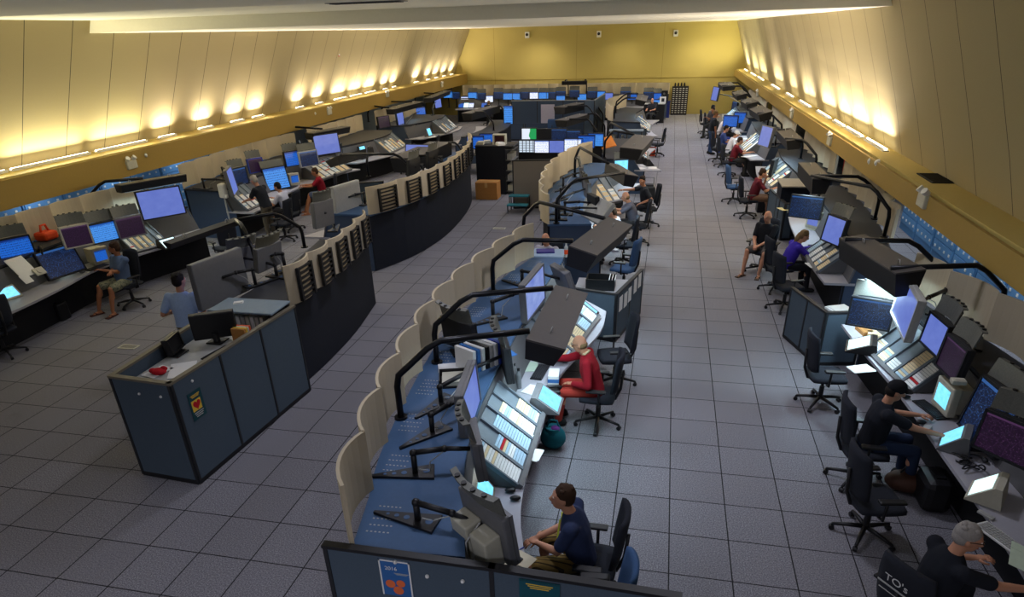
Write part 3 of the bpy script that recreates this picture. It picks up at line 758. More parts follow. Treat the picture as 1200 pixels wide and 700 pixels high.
def person(label, loc, face, pose='sit', lean=0., side=0., hands=None, shirt='#223', sleeve='short', legs='#333', short=False, shoes='#222', hair='brown', bald=False,
           cap=None, look=(0, 0), sandals=False, knees=None, feet=None, vox=.017, specs=False, stripes=False, legpat=None, dark=False, seat=.5, pony=False, h=1., collar=None, beard=False, badge=False, headset=False):
    g = thing('person', label, 'person', loc, math.radians(face)); g.scale = (h, h, h)
    skin = m_skind if dark else m_skin
    ln = math.radians(lean); up = V(math.sin(ln), side, math.cos(ln)).normalized(); fw = V(math.cos(ln), 0, -math.sin(ln))
    if pose == 'sit': hip = V(0, 0, seat + .06)
    else: hip = V(0, 0, .93)
    def T(u, f=0., y=0.): return hip + up * u + fw * f + V(0, y, 0)
    neck = T(.50, .0); headc = T(.655, .045) if lean < 30 else T(.64, .08)
    lk = math.radians(look[0]); lp = math.radians(look[1]); hd = V(math.cos(lk) * math.cos(lp), math.sin(lk) * math.cos(lp), -math.sin(lp))
    hy = V(-math.sin(lk), math.cos(lk), 0); hz = hd.cross(hy)
    HM = Matrix((hd, hy, hz)).transposed().to_4x4(); HM.translation = headc
    sh = [T(.44, -.01, s * .185) for s in (1, -1)]
    if pose == 'sit':
        kn = [V(.43, s * .13, seat + .03) for s in (1, -1)] if not knees else [Vector(k) for k in knees]
        an = [V(.46, s * .14, .09) for s in (1, -1)] if not feet else [V(f[0], f[1], .09) for f in feet]
        hj = [V(.02, s * .095, seat + .05) for s in (1, -1)]
    else:
        kn = [V(.03, s * .1, .49) for s in (1, -1)]; an = [V(.0, s * .11, .08) for s in (1, -1)]; hj = [V(0, s * .09, .9) for s in (1, -1)]
    hands = hands or ([(.42, .16, .77), (.42, -.16, .77)] if pose == 'sit' else [(.06, .26, .8), (.06, -.26, .8)])
    el, wr = [], []
    for i, s in enumerate((1, -1)):
        e, w = ik(sh[i], hands[i], .29, .26, (-.35, s * .6, -1)); el.append(e); wr.append(w)
    B = MB()
    # head
    B.sph((0, 0, .02), (.092, .073, .105), 16, 12, HM); B.sph((.022, 0, -.05), (.066, .056, .062), 12, 8, HM); B.sph((.045, 0, -.085), (.032, .03, .024), 10, 6, HM)
    B.cyl(HM @ V(.088, 0, .02), HM @ V(.11, 0, -.025), .011, .018, 8); B.sph((.1, 0, -.028), (.018, .019, .014), 8, 6, HM)
    for s in (1, -1): B.sph((-.005, s * .076, -.005), (.02, .012, .032), 8, 6, HM); B.sph((.075, s * .03, .038), (.02, .03, .01), 8, 6, HM)
    cone(B, neck - up * .03, headc - hz * .04 - hd * .015, .058, .054)
    # torso core, arms, legs
    loft(B, [(T(-.02), .15, .11, up), (T(.12), .145, .1, up), (T(.3), .165, .11, up), (T(.43), .17, .085, up), (T(.5), .06, .055, up)])
    F = MB()
    for i, s in enumerate((1, -1)):
        cone(B, sh[i], el[i], .05, .041); cone(B, el[i], wr[i], .04, .028)
        d = (wr[i] - el[i]).normalized(); ym = V(0, -s, 0); pz = d.cross(V(0, 0, 1).cross(d)).normalized() if abs(d.z) < .98 else V(1, 0, 0)
        lat = d.cross(pz).normalized(); pc = wr[i] + d * .05
        PM = Matrix((d, lat, pz)).transposed().to_4x4(); PM.translation = pc
        B.sph((0, 0, 0), (.052, .04, .018), 12, 8, PM)
        for j, (off, ll) in enumerate(((-.03, .062), (-.01, .072), (.01, .068), (.029, .054))):
            k0 = V(.038, off, 0); k1 = V(.038 + ll * .55, off * 1.12, -.008); k2 = V(.038 + ll * .95, off * 1.15, -.032)
            F.tube([PM @ k0, PM @ k1, PM @ k2], [.0095, .0088, .007], 7, None); F.sph(PM @ k2, .0072, 7, 5)
        ts = 1 if lat.dot(V(0, -s, 0)) > 0 else -1
        F.tube([PM @ V(-.015, ts * .03, 0), PM @ V(.015, ts * .056, -.008), PM @ V(.045, ts * .06, -.018)], [.013, .0105, .008], 7); F.sph(PM @ V(.045, ts * .06, -.018), .0082, 7, 5)
        cone(B, hj[i], kn[i], .075, .052); cone(B, kn[i], kn[i].lerp(an[i], .35) - (V(.02, 0, 0) if pose == 'sit' else V(.01, 0, 0)), .05, .052); cone(B, kn[i].lerp(an[i], .35), an[i], .05, .033)
        fd = V(.1, s * .025, 0)
        cone(B, an[i] - V(.03, 0, .05), an[i] + fd + V(0, 0, -.06), .032, .027)
    me = remesh(B, vox, 2)
    F.mi = [0] * len(F.f)
    for s in (1, -1):
        F.cur = 1; F.sph(HM @ V(.083, s * .031, .022), .0105, 8, 6); F.cur = 2; F.sph(HM @ V(.0915, s * .031, .022), .0055, 6, 5)
    F.cur = 3; F.sph((.083, 0, -.058), (.012, .024, .006), 8, 6, HM)
    me = merge(me, F)
    for m in (skin, m_eyew, m_eyed, m_lip): me.materials.append(m)
    link('body', me, g)
    # shirt
    C = MB()
    loft(C, [(T(-.06), .178, .135, up), (T(.0), .178, .135, up), (T(.12), .17, .13, up), (T(.3), .188, .132, up), (T(.41), .195, .108, up), (T(.475), .13, .085, up), (T(.515), .07, .066, up)])
    for i in (0, 1):
        cone(C, T(.42, -.01, (.14, -.14)[i]), sh[i], .07, .07)
        if sleeve == 'long': cone(C, sh[i], el[i], .066, .055); cone(C, el[i], el[i].lerp(wr[i], .9), .054, .042)
        else: cone(C, sh[i], sh[i].lerp(el[i], .72), .066, .062)
    link('shirt', fin(remesh(C, vox * 1.05, 3), cloth(shirt)), g)
    if collar: 
        k = MB(); k.tube([neck + fw * .07 + up * .03, neck + V(0, .075, 0) + up * .035, neck - fw * .06 + up * .045, neck - V(0, .075, 0) + up * .035, neck + fw * .07 + up * .03], .016, 8)
        k.build('collar', cloth(collar), g)
    if stripes:
        k = MB()
        for s in (1, -1): k.tube([T(.46, .1, s * .05), T(.3, .145, s * .1), T(.2, .14, s * .13)], .008, 6)
        k.build('shirt_piping', m_lime, g)
    if badge: MB().bbox((0, 0, 0), (.012, .06, .08), .004, Matrix.Translation(T(.3, .14, .08))).build('badge', m_white, g)
    # trousers
    Q = MB(); loft(Q, [(hip + V(0, 0, -.09), .165, .13, (0, 0, 1)), (hip + V(0, 0, -.02), .18, .14, (0, 0, 1)), (T(.06), .165, .125, up)])
    for i in (0, 1):
        if short: cone(Q, hj[i], hj[i].lerp(kn[i], .86), .098, .084)
        else: cone(Q, hj[i], kn[i], .094, .07); cone(Q, kn[i], an[i] + V(0, 0, .03), .068, .056)
    link('shorts' if short else 'trousers', fin(remesh(Q, vox * 1.05, 3), cloth(legs, legpat)), g)
    # shoes or sandals
    for i, s in enumerate((1, -1)):
        fd = V(.1, s * .025, 0); a = an[i]; yw = math.atan2(fd.y, fd.x)
        M = Matrix.Translation(V(a.x, a.y, 0)) @ Matrix.Rotation(yw, 4, 'Z')
        if sandals:
            k = MB().bbox((.055, 0, .012), (.27, .095, .02), .008, M); k.tube([M @ V(.06, -.045, .025), M @ V(.1, 0, .055), M @ V(.06, .045, .025)], .01, 6); k.build('sandal', cloth(shoes), g)
        else:
            k = MB(); k.sph((.03, 0, .05), (.15, .052, .05), 14, 8, M); k.sph((-.04, 0, .07), (.065, .05, .06), 12, 8, M); k.sph((.11, 0, .04), (.075, .05, .04), 12, 8, M)
            mm = remesh(k, .014, 2); link('shoe', fin(mm, cloth(shoes)), g)
    # hair / cap
    if cap:
        k = MB().sph((-.004, 0, .055), (.104, .086, .088), 16, 10, HM)
        k.add(*disc(HM, .07, .045, .17, .085, .052)); k.build('cap', cloth(cap), g)
        MB().sph((-.03, 0, .0), (.078, .077, .075), 14, 8, HM).build('hair', H[hair], g)
    elif bald:
        k = MB().sph((-.03, 0, -.01), (.07, .077, .055), 14, 8, HM); k.build('hair', H[hair], g)
    else:
        k = MB()
        k.sph((-.018, 0, .055), (.096, .082, .088), 18, 12, HM); k.sph((-.04, 0, .01), (.075, .078, .085), 14, 10, HM)
        for j in range(14):
            t = rnd.uniform(-1, 1); u = rnd.uniform(.3, 1); k.sph((.06 - .13 * u, t * .055, .1 + .02 * (1 - t * t)), (.03, .026, .02), 7, 5, HM)
        if pony: k.sph((-.1, 0, -.06), (.05, .06, .13), 12, 8, HM)
        k.build('hair', H[hair], g)
    if beard:
        MB().sph((.05, 0, -.082), (.04, .045, .03), 10, 6, HM).build('beard', H['dark'], g)
    if specs:
        k = MB()
        for s in (1, -1):
            ring = [HM @ V(.099, s * .032 + .021 * math.cos(t * PI / 5), .022 + .016 * math.sin(t * PI / 5)) for t in range(11)]; k.tube(ring, .003, 5)
            k.tube([HM @ V(.098, s * .053, .024), HM @ V(.0, s * .083, .02)], .003, 5)
        k.build('glasses', m_black, g)
    if headset:
        k = MB(); k.tube([HM @ V(-.005, .085 * math.cos(t * PI / 8), .02 + .12 * math.sin(t * PI / 8)) for t in range(9)], .008, 6)
        for s in (1, -1): k.sph((-.005, s * .09, .0), (.03, .018, .035), 10, 6, HM)
        k.tube([HM @ V(.02, .09, -.01), HM @ V(.09, .07, -.06)], .005, 5); k.build('headset', m_black, g)
    return g
def disc(M, x, z, x1, w, z1, n=9):
    top = []; 
    for i in range(n):
        t = -PI / 2 + PI * i / (n - 1); top.append((x + (x1 - x) * max(0, math.cos(t)), w * math.sin(t), z + (z1 - z) * math.cos(t)))
    vs = [M @ V(*p) for p in top] + [M @ V(p[0], p[1], p[2] - .008) for p in top]
    fs = [list(range(n))[::-1], list(range(n, 2 * n))] + [(i, (i + 1) % n, n + (i + 1) % n, n + i) for i in range(n)]
    return vs, fs
def fin(me, mat):
    me.materials.clear(); me.materials.append(mat); me.polygons.foreach_set('use_smooth', [True] * len(me.polygons)); return me
m_lime = P('lime_piping', '#d8e04a', .8, var=0)
# ================================================================ CONSOLE RUNS
def sx(L, dx, dy=0): return [(x + dx, y + dy) for x, y in L]
# middle run facing the right aisle
console('nearest curved control console with blue deck and ten cream panels', [(-1.05, -1.5), (-1.45, -.2), (-1.5, 1.2), (-1.5, 2.6), (-1.12, 4.1), (-1.1, 5.0)],
        [(-1.6, -1.5), (-1.9, -.5), (-2.08, .7), (-2.1, 2.6), (-2.06, 4.4), (-1.95, 6.0)],
        [(-2.5, -1.56), (-2.62, -.95), (-2.78, -.3), (-2.95, 1.1), (-3.03, 2.3), (-2.99, 3.4), (-2.8, 4.7), (-2.5, 6.0)], 10)
console('second control console of the middle run, seating three men in a row', [(-1.15, 8.4), (-1.55, 9.6), (-1.6, 12.3), (-1.3, 14.2), (-1.0, 15.2)],
        [(-1.72, 8.38), (-2.05, 9.6), (-2.15, 11.6), (-2.0, 14), (-1.8, 15.3)],
        [(-2.6, 8.24), (-2.9, 9.4), (-3.1, 11.3), (-3.05, 13), (-2.85, 14.4), (-2.5, 15.4)], 8)
console('third control console of the middle run, with a dark end panel', [(-.45, 17.3), (-.85, 18.6), (-.95, 20.3), (-.75, 21.8)],
        [(-1.3, 17.3), (-1.55, 18.6), (-1.65, 20.3), (-1.45, 21.8)], [(-2.2, 17.3), (-2.5, 18.6), (-2.6, 20.3), (-2.3, 21.8)], 0, m_deckk, perf=False, zd=1.1)
console('fourth control console of the middle run, nearest the back wall', [(-.75, 25.0), (-1.05, 26.5), (-1.1, 28.6), (-.8, 30.6)],
        [(-1.5, 25), (-1.8, 26.5), (-1.85, 28.6), (-1.6, 30.6)], [(-2.7, 25.4), (-3.05, 27), (-3.1, 29), (-2.5, 31.2)], 6, m_deckk, perf=False)
# inner left run facing left, seen from behind
A1o = [(-5.62, 3.02), (-5.6, 4.0), (-5.66, 5.2), (-5.86, 6.62)]
console('curved console seen from behind, five cream panels with black grilles', sx(A1o, -1.7), sx(A1o, -1.0), A1o, 5, m_deckk, True, (.05, 1.), perf=False)
A2o = [(-6.66, 8.6), (-6.2, 9.8), (-5.97, 11.4), (-6.0, 13.2), (-6.25, 15.3), (-6.75, 17.2)]
console('long curved console seen from behind, nine cream panels with black grilles', sx(A2o, -1.75), sx(A2o, -1.05), A2o, 9, m_deck, True, perf=False)
A3o = [(-7.6, 22.5), (-7.3, 24.5), (-7.4, 26.5), (-7.8, 28.2)]
console('dark low console beyond the curved back, left of the blue screens', sx(A3o, -1.7), sx(A3o, -1.0), A3o, 0, m_deckk, False, perf=False, zd=1.05)
# left wall run facing right
console('nearest console along the left wall, beside the man in camouflage shorts', [(-11.35, 1.6), (-11.2, 3.3), (-11.3, 4.6), (-11.5, 5.8), (-11.3, 7.0), (-10.95, 8.1), (-10.7, 8.9)],
        [(-12.1, 1.6), (-11.98, 3.3), (-12.02, 4.6), (-12.15, 5.8), (-12.0, 7.0), (-11.7, 8.2), (-11.5, 8.95)],
        [(-13.0, 1.6), (-12.85, 3.3), (-12.75, 5), (-12.7, 6.2), (-12.66, 7.3), (-12.55, 8.2), (-12.4, 8.95)], 9, m_deckk, br=(0, .96), perf=False)
console('second console along the left wall, with the man in red shirt', [(-10.85, 10.6), (-11.0, 11.6), (-11.2, 13.0), (-11.2, 14.5), (-11.0, 15.9), (-10.6, 16.9)],
        [(-11.7, 10.65), (-11.8, 11.6), (-11.95, 13), (-12.0, 14.5), (-11.8, 16.0), (-11.5, 17.0)],
        [(-12.95, 10.8), (-13.05, 12), (-13.15, 13.5), (-13.2, 15), (-13.15, 16.2), (-13.0, 17.1)], 8, m_deckk, perf=False)
console('third console along the left wall, with a grid of grey strips', [(-11.2, 18.0), (-10.8, 19.0), (-10.45, 20.4), (-10.5, 21.6), (-10.8, 22.6)],
        [(-11.95, 18), (-11.6, 19), (-11.25, 20.4), (-11.3, 21.6), (-11.6, 22.6)], [(-13.0, 18), (-12.95, 19.5), (-12.9, 21), (-12.9, 22.6)], 6, m_deckk, perf=False)
console('fourth console along the left wall, closest to the back wall', [(-10.8, 24.0), (-10.4, 25), (-10.0, 26.6), (-10.2, 28.2)],
        [(-11.6, 24), (-11.2, 25), (-10.8, 26.6), (-11, 28.2)], [(-12.9, 24), (-12.7, 25.4), (-12.6, 27), (-12.6, 28.4)], 6, m_deckk, perf=False)
# right wall run facing left
console('nearest console along the right wall, with keyboards and large screens', [(2.45, 5.0), (2.52, 4.2), (2.68, 2.8), (2.74, 1.5), (2.8, 0), (2.75, -1.6)],
        [(2.98, 5.0), (3.06, 4.2), (3.22, 2.9), (3.3, 1.5), (3.4, 0), (3.4, -1.6)], [(3.25, 5.0), (3.42, 4.2), (3.72, 3.2), (3.98, 1.6), (4.1, 0), (4.1, -1.6)], 8, m_deckk, perf=False)
console('second console along the right wall, with the woman in purple', [(2.55, 6.9), (2.48, 8.2), (2.5, 9.6), (2.55, 11), (2.7, 12.6)],
        [(3.05, 6.9), (3.08, 8.2), (3.1, 9.6), (3.12, 11), (3.2, 12.6)], [(3.55, 6.9), (3.72, 8.2), (3.86, 9.6), (3.9, 11), (3.85, 12.6)], 7, m_deckk, br=(.12, 1), perf=False)
console('third console along the right wall, with the man in maroon by lit strips', [(2.6, 13.6), (2.5, 15), (2.4, 16.6), (2.5, 18.2)],
        [(3.1, 13.6), (3.05, 15), (3.0, 16.6), (3.1, 18.2)], [(3.85, 13.6), (3.9, 15), (3.9, 16.6), (3.85, 18.2)], 6, m_deckk, perf=False)
console('fourth console along the right wall, behind the man in white cap', [(2.45, 19.4), (2.3, 20.8), (2.3, 23), (2.35, 25.2)],
        [(3.05, 19.4), (2.9, 20.8), (2.9, 23), (2.95, 25.2)], [(3.75, 19.4), (3.75, 21), (3.75, 23), (3.7, 25.2)], 7, m_deckk, perf=False)
console('farthest console along the right wall, near the yellow back wall', [(2.35, 26.4), (2.25, 28), (2.2, 30.5), (2.3, 33)],
        [(2.95, 26.4), (2.85, 28), (2.8, 30.5), (2.9, 33)], [(3.6, 26.4), (3.6, 28), (3.6, 30.5), (3.5, 33)], 8, m_deckk, perf=False)
# back wall run facing the camera
console('long row of consoles along the yellow back wall', [(-12.9, 36.0), (-10, 36.5), (-6.9, 36.7), (-3.8, 36.6), (-.9, 36.3)], [(-12.9, 36.9), (-10, 37.4), (-6.9, 37.5), (-3.8, 37.4), (-.9, 37.1)],
        [(-13.1, 38.6), (-10, 38.9), (-6.9, 39), (-3.8, 38.9), (-.45, 38.5)], 19, m_deckk, perf=False)
# ================================================================ LIGHT HOODS
def hd(label, a, b, z, w, feet, **k):
    A, B = at(a[0], a[1], z), at(b[0], b[1], z); d = (B - A).normalized(); n = V(d.y, -d.x, 0)
    return hood(label, A, B, n * w, [at(f[0], f[1], k.get('fz', 1.3)) if len(f) == 2 else V(*f) for f in feet], **{i: j for i, j in k.items() if i != 'fz'})
hood('dark light hood over the nearest strip boards, behind the man in red jacket', (-1.57, .78, 2.1), (-1.53, 2.4, 2.1), (.4, 0, -.08), [at(470, 490, 1.3), at(512, 425, 1.3)], th=.22, lamp=24)
hood('dark light hood in front of the bald man behind the counter', (-1.6, 4.05, 2.1), (-1.2, 5.75, 2.1), (.42, -.06, -.1), [at(578, 342, 1.3), at(614, 284, 1.3)], th=.3, lamp=20)
hood('taupe light hood above the three men at the second middle console', at(711, 191, 2.1), at(734, 205, 2.1), (.22, .28, -.06), [at(652, 262, 1.3), (-2.7, 13.2, 1.3)], th=.28, lamp=26)
hood('taupe topped light hood above the third middle console', at(727, 172, 1.95), at(744, 157, 1.95), (.6, -.2, -.05), [(-2.3, 17.5, 1.1), (-2.4, 19.6, 1.1)], th=.3, lamp=12)
hood('small light hood above the fourth middle console', (-1.8, 26.2, 2.1), (-1.8, 28.8, 2.1), (.45, 0, -.1), [(-2.7, 26.4, 1.3), (-2.8, 28.6, 1.3)], lamp=10)
hood('long black light hood behind the standing man in pale blue polo', at(284, 257, 2.0), at(200, 286, 2.0), (-.16, .03, .02), [at(302, 318, 1.3), at(357, 290, 1.3)], th=.1, lamp=0, topm=m_hoodk)
hood('black light hood on bent tubes over the long curved console', at(437, 172, 2.0), at(395, 183, 2.0), (-.4, .05, -.15), [at(432, 207, 1.3), (-6.9, 12.2, 1.3)], th=.2, lamp=0, topm=m_hoodk)
hood('wide grey topped light hood at the far end of the long curved console', (-7.2, 13.2, 1.75), (-7.05, 16.3, 1.75), (-.75, 0, 0), [(-6.35, 13.6, 1.3), (-6.5, 15.8, 1.3)], th=.4, lamp=6, bx=.3)
hood('black light hood over the big lilac screen on the near left console', at(128, 217, 2.0), at(205, 204, 2.0), (.42, 0, .02), [at(108, 252, 1.3)], th=.2, lamp=22)
hood('black light hood above the second left console near the lilac screen', at(355, 156, 2.0), at(399, 148, 2.0), (.42, 0, .0), [at(331, 172, 1.3)], th=.22, lamp=14)
hood('black light hood above the third left console', at(452, 128, 2.0), at(486, 119, 2.0), (.42, 0, 0), [at(432, 143, 1.3), at(448, 138, 1.3)], th=.22, lamp=6)
hood('dark light hood above the fourth left console', at(496, 115, 2.0), at(520, 106, 2.0), (.42, 0, 0), [at(487, 125, 1.3)], th=.22, lamp=5)
hood('large dark light hood above the nearest strips on the right', at(984, 279, 2.1), at(1051, 321, 2.1), (.34, .12, .04), [at(1090, 350, 1.3), at(1165, 382, 1.3)], th=.32, lamp=44)
hood('taupe light hood above the woman in purple, held by two black tubes', (2.5, 9.2, 2.1), (2.5, 11.0, 2.1), (.36, 0, 0), [at(1025, 257, 1.3), at(1036, 278, 1.3)], th=.3, lamp=18)
hood('grey light hood above the man in maroon, third on the right', (2.75, 14.6, 2.05), (2.75, 16.8, 2.05), (.4, 0, .05), [(3.5, 14.2, 1.3), (3.5, 16.4, 1.3)], th=.25, lamp=20)
hood('tan light hood above the man in white cap on the right', (2.6, 20.2, 2.1), (2.45, 22.2, 2.1), (.45, 0, .1), [(3.4, 20.1, 1.3), (3.4, 22.3, 1.3)], th=.25, lamp=20)
hood('tan light hood further along the right, fifth from the camera', (2.5, 23.6, 2.1), (2.4, 25.2, 2.1), (.42, 0, .1), [(3.4, 23.7, 1.3), (3.4, 25, 1.3)], th=.25, lamp=12)
hood('dark light hood at the farthest right console by the back wall', (2.0, 30.2, 2.25), (1.9, 32.6, 2.25), (.6, 0, .05), [(3.3, 29.8, 1.3), (3.3, 32.2, 1.3)], th=.2, lamp=20)
hood('tan light hood on the farthest right console, nearer one', (2.4, 27.2, 2.1), (2.35, 29.2, 2.1), (.45, 0, .1), [(3.3, 27.2, 1.3), (3.3, 29, 1.3)], th=.2, lamp=16)
hood('black light hood standing above the back wall consoles', (-6.6, 37.3, 2.15), (-5.15, 37.3, 2.15), (0, -.4, 0), [(-6.4, 38.3, 1.3), (-5.3, 38.3, 1.3)], th=.2, lamp=0, topm=m_hoodk)
hood('tan topped hood left of the blue partition', (-8.6, 24.4, 1.75), (-8.1, 27.6, 1.75), (-.5, .05, 0), [(-7.7, 24.5, 1.05), (-7.8, 27.2, 1.05)], th=.3, lamp=0, bx=.3)
hood('tan topped hood stepping down before the blue partition, upper one', (-4.9, 26.6, 1.75), (-4.2, 28.6, 1.75), (-.55, .2, 0), [(-3.5, 27, .0), (-3.4, 28.8, .0)], th=.3, lamp=0, bx=1.2)
hood('tan topped hood stepping down before the blue partition, lower one', (-4.3, 22.9, 1.62), (-3.65, 25.2, 1.62), (-.5, .14, 0), [(-3.1, 23.4, .0), (-3.0, 25.4, .0)], th=.25, lamp=0, bx=1.1)
# ================================================================ FLIGHT STRIP BOARDS
strip_board('nearest board of glowing flight strips on the curved console', (-1.56, .1), (-1.58, 1.55), (-1, 0), 5, seed=3, depth=.5, rise=.4, fill=.75)
strip_board('board of flight strips behind the dark hood, beside the low blue cubicle', (-1.5, 3.0), (-1.22, 4.7), (-1, .12), 5, seed=5, depth=.6, rise=.42, fill=.65)
strip_board('brightly lit strip board in front of the bald man in grey shirt', (-2.12, 12.2), (-1.42, 12.85), (-.6, .8), 4, seed=8, depth=.7, rise=.5, fill=.7)
strip_board('small strip board near the orange folder in the middle run', (-.98, 18.9), (-1.02, 20.6), (-1, 0), 5, seed=9, depth=.55, rise=.25, fill=.5)
strip_board('yellowish strip board near the back of the middle run', (-1.15, 26.0), (-1.15, 28.4), (-1, 0), 6, seed=12, depth=.6, rise=.4, fill=.5)
strip_board('strip board on the nearest left console with cream paper in its lower bays', at(157, 297, .775), at(198, 286, .775), (-1, .35), 6, seed=21, depth=.75, rise=.42, fill=.55)
strip_board('tilted strip board the standing man in black leans over', (-11.15, 10.75), (-11.2, 11.7), (-1, 0), 4, seed=22, depth=.5, rise=.5, fill=.7)
strip_board('bright strip board behind the man in red shirt', (-11.05, 14.9), (-10.85, 16.7), (-1, .2), 6, seed=23, depth=.7, rise=.4, fill=.65)
strip_board('grey gridded strip board on the third left console', (-10.75, 20.0), (-10.8, 22.0), (-1, 0), 7, seed=25, depth=.6, rise=.5, fill=.5)
strip_board('grey gridded strip board on the fourth left console', (-10.25, 25.6), (-10.35, 27.8), (-1, 0), 7, seed=26, depth=.6, rise=.5, fill=.5)
strip_board('wide strip board on the nearest right console, mostly empty blue bays', (2.62, 4.1), (2.84, 2.85), (1, .25), 5, seed=31, depth=.42, rise=.42, fill=.45)
strip_board('bright strip board in front of the woman in purple', (2.55, 7.4), (2.52, 8.7), (1, 0), 5, seed=33, depth=.5, rise=.45, fill=.8)
strip_board('brightly lit strip board by the man in maroon shirt, third right console', (2.6, 14.8), (2.5, 16.9), (1, 0), 6, seed=35, depth=.5, rise=.45, fill=.7)
strip_board('lit strip board in front of the man in white cap', (2.4, 20.6), (2.38, 22.4), (1, 0), 5, seed=36, depth=.5, rise=.45, fill=.9)
strip_board('lit strip board on the farthest right console', (2.32, 28.6), (2.3, 31.4), (1, 0), 7, seed=37, depth=.5, rise=.45, fill=.9)
# ================================================================ DISPLAYS
A = lambda x, y, z: at(x, y, z)
# middle run, nearest console
display('grey backed radar display with beige boxes, nearest the blue front partition', A(577, 612, 1.38), 52, .52, .46, s_navy, 8, True, A(490, 612, 1.3), boxes=True, case=m_grey)
display('radar display turned away beside the nearest lit strip board', A(563, 526, 1.52), 22, .42, .34, s_navy, 5, True, A(487, 556, 1.3), case=m_grey)
display('large radar display edge on, its blue glass showing as a strip', A(553, 470, 1.5), 6, .75, .5, s_lilac, 4, False, A(507, 508, 1.3), case=m_grey)
display('large glowing lilac screen beside the first dark hood', A(627, 343, 1.55), -5, .95, .5, s_d4, 3, False, A(578, 375, 1.3), case=m_grey)
display('perforated display on the blue deck by the second bent tube', A(541, 390, 1.55), 60, .5, .34, s_navy, 6, True, A(545, 413, 1.3))
display('display turned away on a long arm, far end of the nearest console', A(596, 418, 1.42), 20, .5, .4, s_navy, 5, True, A(517, 473, 1.3))
display('small silver framed screen hanging right of the lilac screen', A(662, 325, 1.55), 35, .46, .3, s_white, 20, False, A(612, 335, 1.3), case=m_grey)
# second middle console
display('large grey display back tilted up beside the three men', A(702, 248, 1.45), 32, .75, .45, s_lilac, -42, False, A(655, 258, 1.3), case=m_lgrey)
for i, (px, py, fx, fy, yw) in enumerate([(690, 222, 655, 248, 20), (686, 212, 657, 235, 10), (683, 203, 660, 222, 5), (697, 238, 662, 252, 30)]):
    display('dark vented display on an arm on the second middle console, ' + ['third', 'second', 'farthest', 'closest'][i] + ' of four' , A(px, py, 1.55), yw, .4, .3, s_navy, 5, i % 2 == 0, A(fx, fy, 1.3), case=[m_grey, m_dark][i % 2])
display('teal lit screen under a blue grey shroud at the end of the second console', A(728, 194, 1.05), -70, .42, .3, s_cyan, 0, True, None, case=m_part, stand=.28)
# left wall, nearest console
display('blue list screen at the far left edge with a paper sheet under it', A(18, 292, 1.42), -28, .55, .38, s_blue, 4, True, A(5, 275, 1.3))
display('purple screen in beige frame above the big navy screen', A(90, 277, 1.55), -30, .46, .36, s_purple, 4, True, A(72, 262, 1.3), case=m_beige)
display('big navy radar screen set low in the nearest left console', V(-11.72, 5.25, 1.08), -12, .72, .5, s_navy, 22, False, None, case=m_black, name='console_screen')
display('blue map screen between two purple screens on the left', A(123, 272, 1.5), -25, .5, .34, s_bright, 4, True, A(112, 258, 1.3))
display('purple radar screen above the cream strip board on the left', A(153, 266, 1.5), -25, .5, .36, s_purple, 4, True, A(140, 252, 1.3), case=m_grey)
display('big lilac screen under the left black hood', A(189, 238, 1.6), -35, .9, .58, s_lilac, 6, False, A(172, 232, 1.3))
# left wall, second console
display('tall lit display edge on in front of the standing man in black', A(272, 212, 1.55), 25, .8, .6, s_lilac, 6, False, A(240, 222, 1.3), case=m_grey)
display('dark blue screen behind the standing man, second left console', A(281, 207, 1.45), -15, .5, .42, s_navy, 5, True, A(262, 205, 1.3))
display('small violet screen right of the standing man in black', A(300, 194, 1.5), -30, .44, .36, s_purple, 6, True, A(288, 188, 1.3), case=m_blue)
display('big blue radar screen beside the man in red shirt', V(-11.72, 13.4, 1.1), -30, .72, .6, s_bright, 14, True, None, case=m_black, name='console_screen')
display('blue map screen above the man in red shirt', A(343, 186, 1.5), -30, .5, .4, s_blue, 5, True, A(333, 177, 1.3))
display('navy screen with white lines above the bright left strips', A(362, 186, 1.45), -30, .62, .42, s_navy, 5, True, A(352, 172, 1.3), case=m_lgrey)
display('bright lilac screen under the second left hood', A(383, 169, 1.6), -30, .95, .6, s_lilac, 5, False, A(372, 163, 1.3))
# left wall, farther consoles
display('violet screen on the third left console', A(450, 143, 1.5), -25, .62, .42, s_purple, 5, False, A(442, 138, 1.3))
display('tall lilac screen turned sideways on the third left console', A(469, 137, 1.6), 0, .75, .7, s_lilac, 5, False, A(460, 133, 1.3))
display('blue screen between the third and fourth left consoles', A(493, 131, 1.3), -30, .6, .4, s_blue, 6, False, V(-11.7, 24.4, 1.3))
display('lilac screen on the fourth left console', A(513, 119, 1.6), -8, .75, .6, s_lilac, 5, False, V(-11.6, 28.0, 1.3))
# inner left run
display('grey display back on an arm behind the standing man in pale blue polo', A(256, 326, 1.55), 168, .95, .66, s_lilac, 0, False, A(300, 335, 1.3), case=m_grey)
display('vented display back among the near curved panels, left one', A(312, 300, 1.6), 170, .55, .36, s_navy, 10, True, A(335, 318, 1.3), case=m_grey)
display('vented display back among the near curved panels, right one', A(283, 302, 1.5), 150, .5, .36, s_navy, 10, True, A(325, 325, 1.3), case=m_grey)
display('perforated grey display standing behind the farther end of the near curved panels', A(377, 250, 1.75), 160, .45, .45, s_navy, 5, True, A(392, 270, 1.3), case=m_grey)
display('pale display back beside the first panel of the long curved console', A(405, 232, 1.55), 165, .85, .6, s_lilac, 0, False, A(428, 240, 1.3), case=m_lgrey)
display('lilac screen facing up beside the long curved console', A(489, 180, 1.55), 262, .8, .5, s_lilac, 16, False, A(500, 190, 1.3), case=m_dark)
for i, (px, py) in enumerate([(483, 196), (505, 186)]):
    display('dark display back over the long curved panels, ' + ['nearer', 'farther'][i] + ' of two', A(px, py, 1.75), 170, .5, .4, s_navy, 5, True, A(px + 14, py + 12, 1.3))
